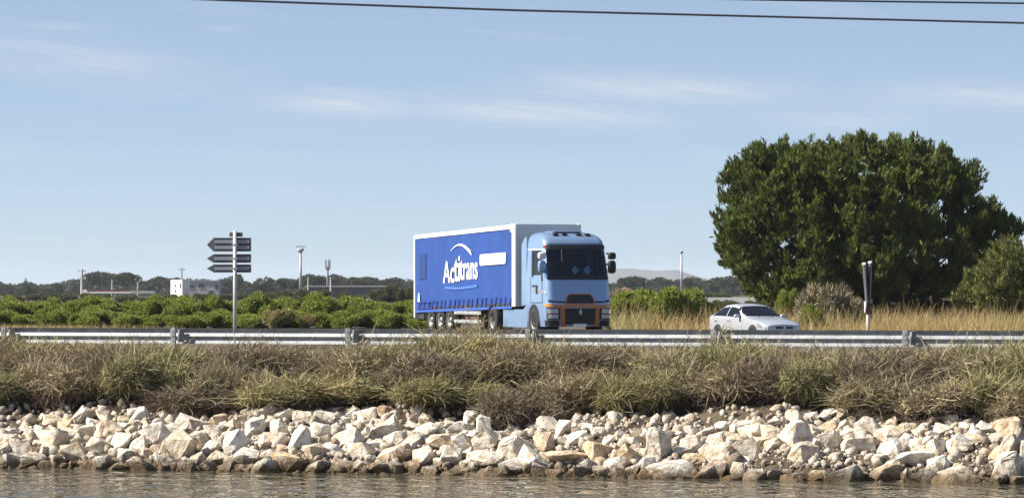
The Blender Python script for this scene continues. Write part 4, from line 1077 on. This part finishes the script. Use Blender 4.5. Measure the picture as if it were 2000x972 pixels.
def bush(name, mes, px, Y, wpx, top, label, group=None, i=0, cat='bush', base=None):
    s = Y / F; x = (px - 1000) * s; z = float(H(x, Y)); ht = EYE + (HOR - top) * s - z
    o = thing(name, label, cat, (x, Y, z), rnd.uniform(0, 6.28) if wpx < 140 else rnd.uniform(-.3, .3), group)
    k_ = wpx * s / 2.0
    o.scale = (k_, k_, ht / .98)
    ob_of(mes[i % len(mes)], 'foliage', o); ob_of(SM[i % 3], 'stems', o)
    return o
i = 0
for nb_, px in enumerate(np.arange(-40, 830, 40)):
    t_ = float(np.interp(px, [-40, 60, 150, 260, 400, 480, 560, 640, 720, 800, 840], [590, 588, 586, 588, 582, 583, 590, 580, 588, 590, 588])) - 5 + rnd.uniform(-3, 3)
    bush('green_bush', BM, px + rnd.uniform(-8, 8), 178 + rnd.uniform(-1.5, 1.5), rnd.uniform(92, 118), t_, (ORD[nb_] + ' tall green hedge bush from the left edge') if nb_ < 11 else (ORD[21 - nb_] + ' tall green hedge bush left of the trailer'), 'green hedge row', i); i += 1
for nb_, px in enumerate(np.arange(-20, 830, 64)):
    bush('green_bush', BM, px + rnd.uniform(-10, 10), 173.5 + rnd.uniform(-1.2, .8), rnd.uniform(80, 110), 607 + rnd.uniform(-8, 8), (ORD[nb_] + ' low bush at the foot of the hedge from the left edge') if nb_ < 7 else (ORD[13 - nb_] + ' low bush at the foot of the hedge left of the trailer'), 'low bushes before the hedge', i); i += 1
for px, w_, t_, lab in ((1285, 168, 556, 'big bright green bush between the lorry cab and the silver car'), (1232, 110, 578, 'green bush close to the cab, left of the big green bush'), (1340, 90, 572, 'green bush on the right flank of the big green bush')):
    bush('green_bush', BM, px, 176 + rnd.uniform(-1, 1), w_, t_, lab, None, i); i += 1
for px, w_, t_, Y, lab in ((1590, 74, 594, 172, 'small fresh green bush under the left side of the big pine'), (1540, 60, 560, 182, 'green sapling foliage at the left foot of the big pine')):
    bush('green_bush', BM, px, Y, w_, t_, lab, None, i); i += 1
for px, w_, t_, lab in ((1605, 110, 556, 'tangled grey dry bush at the left foot of the big pine'), (1660, 90, 582, 'grey dry bush just left of the double sign post'), (1215, 60, 566, 'brownish dry bush right beside the cab')):
    bush('dry_bush', BG, px, 178, w_, t_, lab, None, i); i += 1
for px, w_, t_, lab in ((545, 74, 600, 'tan dry bush in front of the green hedge right of the arrow signs'), (600, 52, 612, 'smaller tan dry bush in the hedge under the floodlight mast')):
    bush('dry_bush', BT, px, 171.5, w_, t_, lab, None, i); i += 1
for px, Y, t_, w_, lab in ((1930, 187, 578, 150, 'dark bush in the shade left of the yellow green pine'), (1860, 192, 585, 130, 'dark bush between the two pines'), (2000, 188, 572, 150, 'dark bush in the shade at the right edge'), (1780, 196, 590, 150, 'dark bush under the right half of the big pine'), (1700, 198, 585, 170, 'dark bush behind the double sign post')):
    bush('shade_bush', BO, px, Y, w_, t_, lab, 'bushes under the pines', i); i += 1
# straw grass beyond the road
g_ = np.random.default_rng(77); pts = []
for _ in range(15000):
    Y = g_.uniform(166, 184); px = g_.uniform(1195, 2060); x = (px - 1000) / F * Y; pts.append((x, Y, float(H(x, Y))))
grass('straw_grass', 'golden dry straw grass along the far side of the road under the pine', pts, .40, 1.0, .012, M_straw, g_, .3)
pts = []
for _ in range(4200):
    Y = g_.uniform(165, 172); px = -80 + 480 * g_.beta(1, 2.2); x = (px - 1000) / F * Y; pts.append((x, Y, float(H(x, Y))))
grass('straw_grass', 'short tan straw at the foot of the green hedge', pts, .10, .26, .010, M_straw, g_, .35)

# ------------------------------------------------------------------ the far plain: scrub, trees, poles, buildings
i = 0
for px in np.arange(-30, 830, 24):
    for Y, lo, hi in ((620, 566, 578),):
        bush('far_bush', BO, px + rnd.uniform(-9, 9), Y + rnd.uniform(-90, 120), rnd.uniform(26, 52), rnd.uniform(lo + 4, hi + 3), 'small far olive bush in the scrub behind the hedge row', 'far scrub bushes', i); i += 1
for px in np.arange(1200, 1420, 26):
    bush('far_bush', BO, px, 640 + rnd.uniform(-60, 60), rnd.uniform(34, 52), rnd.uniform(566, 574), 'small far olive bush in the scrub beyond the car', 'far scrub bushes on the right', i); i += 1
for px, t_, w_, lab in ((770, 556, 50, 'taller olive bush at the right end of the long dark shed'), (800, 560, 40, 'olive bush touching the trailer tail'), (735, 566, 40, 'olive bush before the right half of the long dark shed'), (745, 573, 46, 'lower olive bush before the right half of the long dark shed'), (630, 566, 40, 'olive bush left of the pale concrete post'), (560, 566, 44, 'olive bush left of the floodlight mast foot'), (590, 566, 36, 'olive bush at the floodlight mast foot')):
    bush('far_bush', BO, px, 560, w_, t_, lab, 'taller far bushes', i); i += 1
M_far = leaf('far_pine_leaf', [(.045, .060, .028), (.075, .088, .040), (.032, .044, .022), (.095, .10, .045)], .2, .6)
def far_crown(seed, umbrella):
    g = np.random.default_rng(seed); parts = []
    for _ in range(16 if umbrella else 14):
        a = g.uniform(0, 6.28); r0 = g.uniform(0, .72)
        z = (.60 + .20 * (1 - r0)) if umbrella else g.uniform(.30, .78) - .25 * r0
        c = np.array([math.cos(a) * r0, math.sin(a) * r0, z]); r = g.uniform(.22, .34); n = 260
        d = sphere(g, n); p = c + d * (r * g.uniform(.5, 1, n) ** .4)[:, None] * np.array([1, 1, .62 if umbrella else .8])
        parts.append(diamonds(p, d + g.normal(size=(n, 3)) * .7 + (0, 0, .3), g.uniform(.06, .14, n), g.uniform(.02, .045, n), g))
    return npmesh('crown', *cat_(parts), M_far)
FC = [far_crown(300 + k_, k_ < 3) for k_ in range(6)]
def far_trunk(seed):
    m = MB(); m.tube([(0, 0, -.05), (.02, 0, .35), (0, .02, .66)], [.05, .04, .03], 7)
    for a in (0, 1.3, 2.5, 3.8, 5): m.tube([(.01, 0, .45), (.4 * math.cos(a), .4 * math.sin(a), .68)], [.025, .012], 5)
    o = m.build('trunk', M_bark); me = o.data; bpy.data.objects.remove(o); return me
FT = far_trunk(1)
def far_tree(px, top, wpx, Y, kind, label, group='far trees'):
    s = Y / F; x = (px - 1000) * s; ht = EYE + (HOR - top) * s
    o = thing('far_tree', label, 'tree', (x, Y, 0), rnd.uniform(0, 6.28), group); k_ = wpx * s / 2
    o.scale = (k_, k_, ht / .98)
    ob_of(FC[kind], 'crown', o); ob_of(FT, 'trunk', o)
FAR = [(10, 553, 60, 3, 'dark far tree cut by the left edge'), (52, 556, 56, 4, 'low far tree second from the left edge'), (50, 545, 16, 5, 'small pointed far treetop sticking out near the left edge'),
       (84, 560, 50, 3, 'low far tree just left of the round dark tree'), (110, 552, 44, 4, 'round dark far tree left of the leftmost utility pole'), (152, 552, 54, 5, 'far tree behind the leftmost utility pole'),
       (196, 531, 88, 0, 'tallest far umbrella pine, just right of the leftmost utility pole'), (248, 533, 84, 1, 'far umbrella pine above the canopy building'), (290, 545, 60, 3, 'far tree behind the right end of the canopy building'),
       (312, 542, 66, 2, 'far pine left of the white house'), (345, 543, 60, 1, 'far pine crown showing over the white house'), (400, 546, 92, 0, 'flat far pine behind the grey building'),
       (440, 540, 56, 3, 'far tree just left of the arrow sign post'), (464, 533, 60, 4, 'dark far tree right behind the arrow sign post'), (505, 545, 70, 5, 'far tree right of the arrow sign post'),
       (523, 538, 40, 3, 'small pointed far tree between arrow signs and floodlight'), (555, 544, 80, 1, 'flat far pine left of the floodlight mast'), (606, 536, 70, 0, 'rounded far pine right of the floodlight mast'),
       (652, 538, 72, 2, 'far pine behind the antenna mast'), (690, 542, 64, 1, 'far pine right of the antenna mast'), (716, 541, 84, 0, 'broad far pine above the long dark shed'), (772, 544, 88, 2, 'far pine just left of the trailer tail'),
       (815, 547, 60, 1, 'far pine half hidden by the trailer tail'), (1206, 552, 40, 4, 'far tree touching the cab mirror'), (1236, 540, 74, 0, 'rounded far pine below the pale hills'), (1290, 542, 64, 1, 'flat far pine above the big green bush'),
       (1348, 538, 62, 3, 'dark far tree right of the slim lamp mast'), (1385, 546, 60, 4, 'far tree behind the low white wall'), (1432, 540, 112, 0, 'broad far pine left of the big pine'), (1490, 545, 80, 2, 'far pine partly behind the big pine'), (1545, 548, 80, 1, 'far pine seen through the foot of the big pine')]
for px, top, wpx, kind, lab in FAR:
    far_tree(px, top, wpx, 1380 + rnd.uniform(-60, 140), kind, lab)
# the wood behind them reads as one mass
g_ = np.random.default_rng(9); parts = []
for px in np.arange(-300, 2300, 7.0):
    Y = g_.uniform(1600, 1720); s = Y / F; x = (px - 1000) * s; tz = EYE + (HOR - (553 + 5 * math.sin(px / 37.) + 3 * math.sin(px / 13.) + g_.uniform(-2, 4))) * s
    n = 230; d = sphere(g_, n); p = np.array([x, Y, tz * .55]) + d * np.array([3.4, 4, tz * .46]) * (g_.uniform(.5, 1, n) ** .4)[:, None]
    parts.append(diamonds(p, d + g_.normal(size=(n, 3)) * .6, g_.uniform(.6, 1.5, n), g_.uniform(.25, .5, n), g_))
o = npobj('far_wood', *cat_(parts), M_far); o['kind'] = 'stuff'; o['label'] = 'continuous dark green wood along the horizon'

M_conc = mat('concrete', (.42, .41, .38), .85, var=.2, vscale=2)
M_mast = mat('grey_mast', (.36, .38, .41), .5, metal=.4)
M_wall = mat('white_render', (.80, .78, .73), .85, var=.08, vscale=.6)
M_grey_wall = mat('grey_render', (.36, .36, .37), .85, var=.12, vscale=.4)
M_maroon = mat('maroon_fascia', (.13, .02, .03), .5)
M_tile = mat('terracotta_tiles', (.62, .32, .17), .8, var=.2, vscale=3)
M_cladding = mat('dark_cladding', (.05, .055, .06), .7, var=.2, vscale=.3)  # the long shed's own dark facade colour
M_pane = mat('window_pane', (.03, .035, .045), .1)
def fz(py, Y): return EYE + (HOR - py) * Y / F
def utility_pole(px, top, Y, label, arms=True, r=.22, m=M_conc):
    c = P(px, 570, Y); zt = fz(top, Y)
    o = thing('utility_pole', label, 'pole', (c.x, Y, 0), 0, 'utility poles')
    MB().tube([(0, 0, -.3), (0, 0, zt)], [r * 1.25, r * .75], 8).build('pole', m, o)
    if arms:
        MB().box(-1.1, 1.1, -.08, .08, zt - .75, zt - .55).build('crossarm', M_mast, o)
        for x in (-.95, 0, .95): MB().tube([(x, 0, zt - .55), (x, 0, zt - .2)], .09, 6).build('insulator', M_mast, o)
utility_pole(160, 525, 1200, 'tall concrete utility pole with crossarm, leftmost on the plain', r=.42)
utility_pole(355, 522, 1230, 'utility pole with crossarm rising behind the white house', r=.26, m=M_mast)
utility_pole(646, 541, 700, 'pale concrete post below the antenna mast', False, .18)
utility_pole(602, 541, 900, 'dull concrete post right of the floodlight mast', False, .20)
utility_pole(219, 546, 1180, 'short pole standing over the canopy roof', False, .22)
utility_pole(269, 551, 1180, 'pale short pole at the right end of the canopy roof', False, .20)
c = P(587, 570, 1250); o = thing('floodlight_mast', 'tall grey floodlight mast with a cupped lamp rack on top', 'mast', (c.x, 1250, 0))
zt = fz(494, 1250)
MB().tube([(0, 0, -.5), (0, 0, zt)], [.52, .34], 10).build('mast', M_mast, o, True)
m = MB(); m.tube([(0, 0, zt), (0, 0, zt + .5), (0, 0, zt + 1.3)], [.35, .8, 1.25], 12); m.build('lamp_bowl', M_mast, o, True)
MB().box(-1.55, 1.55, -.5, .5, zt + 1.9, zt + 2.25).build('lamp_rack', M_mast, o)
for x in (-1.2, -.4, .4, 1.2): MB().box(x - .28, x + .28, -.75, -.51, zt + 1.7, zt + 2.3).build('floodlight', M_white, o)
for x in (-1.0, 1.0): MB().tube([(x * .8, 0, zt + 1.2), (x, 0, zt + 1.9)], .09, 6).build('bracket', M_mast, o)
c = P(640, 570, 1250); o = thing('antenna_mast', 'grey antenna mast with a tall bundle of panels and a thin spike', 'mast', (c.x, 1250, 0)); zt = fz(527, 1250)
MB().tube([(0, 0, -.5), (0, 0, zt), (0, 0, fz(500, 1250))], [.45, .32, .08], 10).build('mast', M_mast, o, True)
for a in range(6):
    x, y = .72 * math.cos(a * 1.047), .72 * math.sin(a * 1.047)
    MB().tube([(x * .45, y * .45, zt), (x, y, zt + .9), (x, y, zt + 3.1)], .19, 6).build('antenna_panel', M_mast, o)
c = P(1331, 570, 1100); o = thing('lamp_mast', 'slim grey lamp mast with a small flat head below the sky right of the hills', 'mast', (c.x, 1100, 0)); zt = fz(495, 1100)
MB().tube([(0, 0, -.5), (0, 0, zt)], [.36, .26], 10).build('mast', M_mast, o, True)
MB().tube([(0, 0, zt), (0, 0, zt + .3), (0, 0, zt + .7)], [.3, .55, .5], 10).build('lamp_head', M_mast, o)

def house(name, label, cat, px0, px1, top, Y, dpt, m, windows=(), roof=None, rz=0.0):
    s = Y / F; x0, x1 = (px0 - 1000) * s, (px1 - 1000) * s; xc = (x0 + x1) / 2; hw = (x1 - x0) / 2; zt = fz(top, Y)
    o = thing(name, label, cat, (xc, Y, 0), rz)
    MB().box(-hw, hw, 0, dpt, -.5, zt).build('wall', m, o)
    for (a, b, z0, z1) in windows:
        wn = MB().box(-hw + 2 * hw * a, -hw + 2 * hw * b, -.06, -.003, zt * z0, zt * z1).build('window', M_pane, o)
        MB().box(-hw + 2 * hw * a - .1, -hw + 2 * hw * b + .1, -.14, -.002, zt * z0 - .14, zt * z0 - .005).build('sill', M_conc, wn)
    if roof == 'flat': MB().box(-hw - .25, hw + .25, -.3, dpt + .3, zt + .004, zt + .3).build('roof', M_conc, o)
    if roof == 'gable': MB().prism([(-hw - .3, zt + .004), (hw + .3, zt + .004), (0, zt + hw * .55)], 'y', -.4, dpt + .4).build('roof', M_tile, o)
    return o
house('white_house', 'bright white two storey house on the plain left of the arrow signs', 'house', 328, 361, 546, 1175, 3, M_wall, [(.38, .46, .62, .76), (.38, .46, .30, .44), (.80, .90, .55, .80)], rz=R(-42))
house('grey_building', 'low grey flat roofed building right of the white house', 'building', 359, 428, 549, 1196, 9, M_grey_wall, [(.12, .30, .60, .74), (.42, .58, .62, .84), (.70, .84, .18, .42), (.88, .97, .5, .8)], 'flat')
c = P(232, 570, 1150); s = 1150 / F
o = thing('canopy_building', 'long low canopy with a white edge and maroon band on the plain', 'canopy', (c.x, 1150, 0))
hw = 66 * s
MB().box(-hw * .92, hw * .35, -.3, 8, fz(572.5, 1150), fz(569.2, 1150)).build('canopy_edge', M_wall, o)
MB().box(-hw * .88, hw * .33, 0, 7.6, fz(569, 1150), fz(565, 1150)).build('maroon_band', M_maroon, o)
MB().box(hw * .36, hw * 1.05, -.4, 7, fz(573, 1150), fz(567.5, 1150)).build('side_canopy', M_conc, o)
for f in (-.7, -.2, .3, .45, .95): MB().box(hw * f - .25, hw * f + .25, 1, 1.5, -.3, fz(573.2, 1150)).build('pillar', M_conc, o)
m = MB(); m.tube([(-hw * 1.0, -.5, fz(570, 1150)), (-hw * 1.0, .1, fz(570, 1150))], .78, 20); m.build('round_sign', M_wall, o)
house('grey_shed', 'low pale roofed shed left of the canopy building', 'shed', 118, 166, 577, 1050, 8, M_conc)
o = house('long_shed', 'long low dark shed with a pale roof edge behind the hedge', 'shed', 598, 765, 560, 1120, 10, M_cladding)
MB().box(-12.0, 12.0, -.5, 10.4, fz(560, 1120) + .004, fz(557.5, 1120)).build('roof_edge', M_conc, o)
house('small_house', 'small house with a peach tiled roof right beside the cab', 'house', 1206, 1238, 569, 900, 5, M_tile, roof='gable')
for px, lab in ((1380, 'olive bush before the left end of the low white wall'), (1420, 'olive bush before the middle of the low white wall'), (1462, 'olive bush before the right end of the low white wall'), (1500, 'olive bush right of the low white wall')):
    bush('olive_bush', BO, px, 270, 60, 587 if px < 1490 else 575, lab, None, px)
c = P(1425, 570, 300); o = thing('low_wall', 'low white wall with a terracotta end behind the silver car', 'wall', (c.x, 300, 0))
MB().box(-1.9, 2.3, 0, .3, -.3, fz(580.5, 300)).build('wall_panel', M_wall, o); MB().box(-2.25, -1.905, -.02, .32, -.3, fz(578.5, 300)).build('end_pier', M_tile, o)

# ------------------------------------------------------------------ the air: light haze over the plain
hb = MB().box(-13000, 15000, -6500, 15500, -7.5, 95).build('haze', None or bpy.data.materials.new('haze_air'))
hm = hb.data.materials[0]; hm.use_nodes = True; t = hm.node_tree; t.nodes.clear()
ho = N(t, 'ShaderNodeOutputMaterial'); pv = N(t, 'ShaderNodeVolumePrincipled')
pv.inputs['Color'].default_value = (.86, .92, 1.0, 1); pv.inputs['Density'].default_value = 6e-5; pv.inputs['Anisotropy'].default_value = .2
t.links.new(pv.outputs[0], ho.inputs['Volume']); hb['kind'] = 'stuff'; hb['label'] = 'thin pale summer haze'
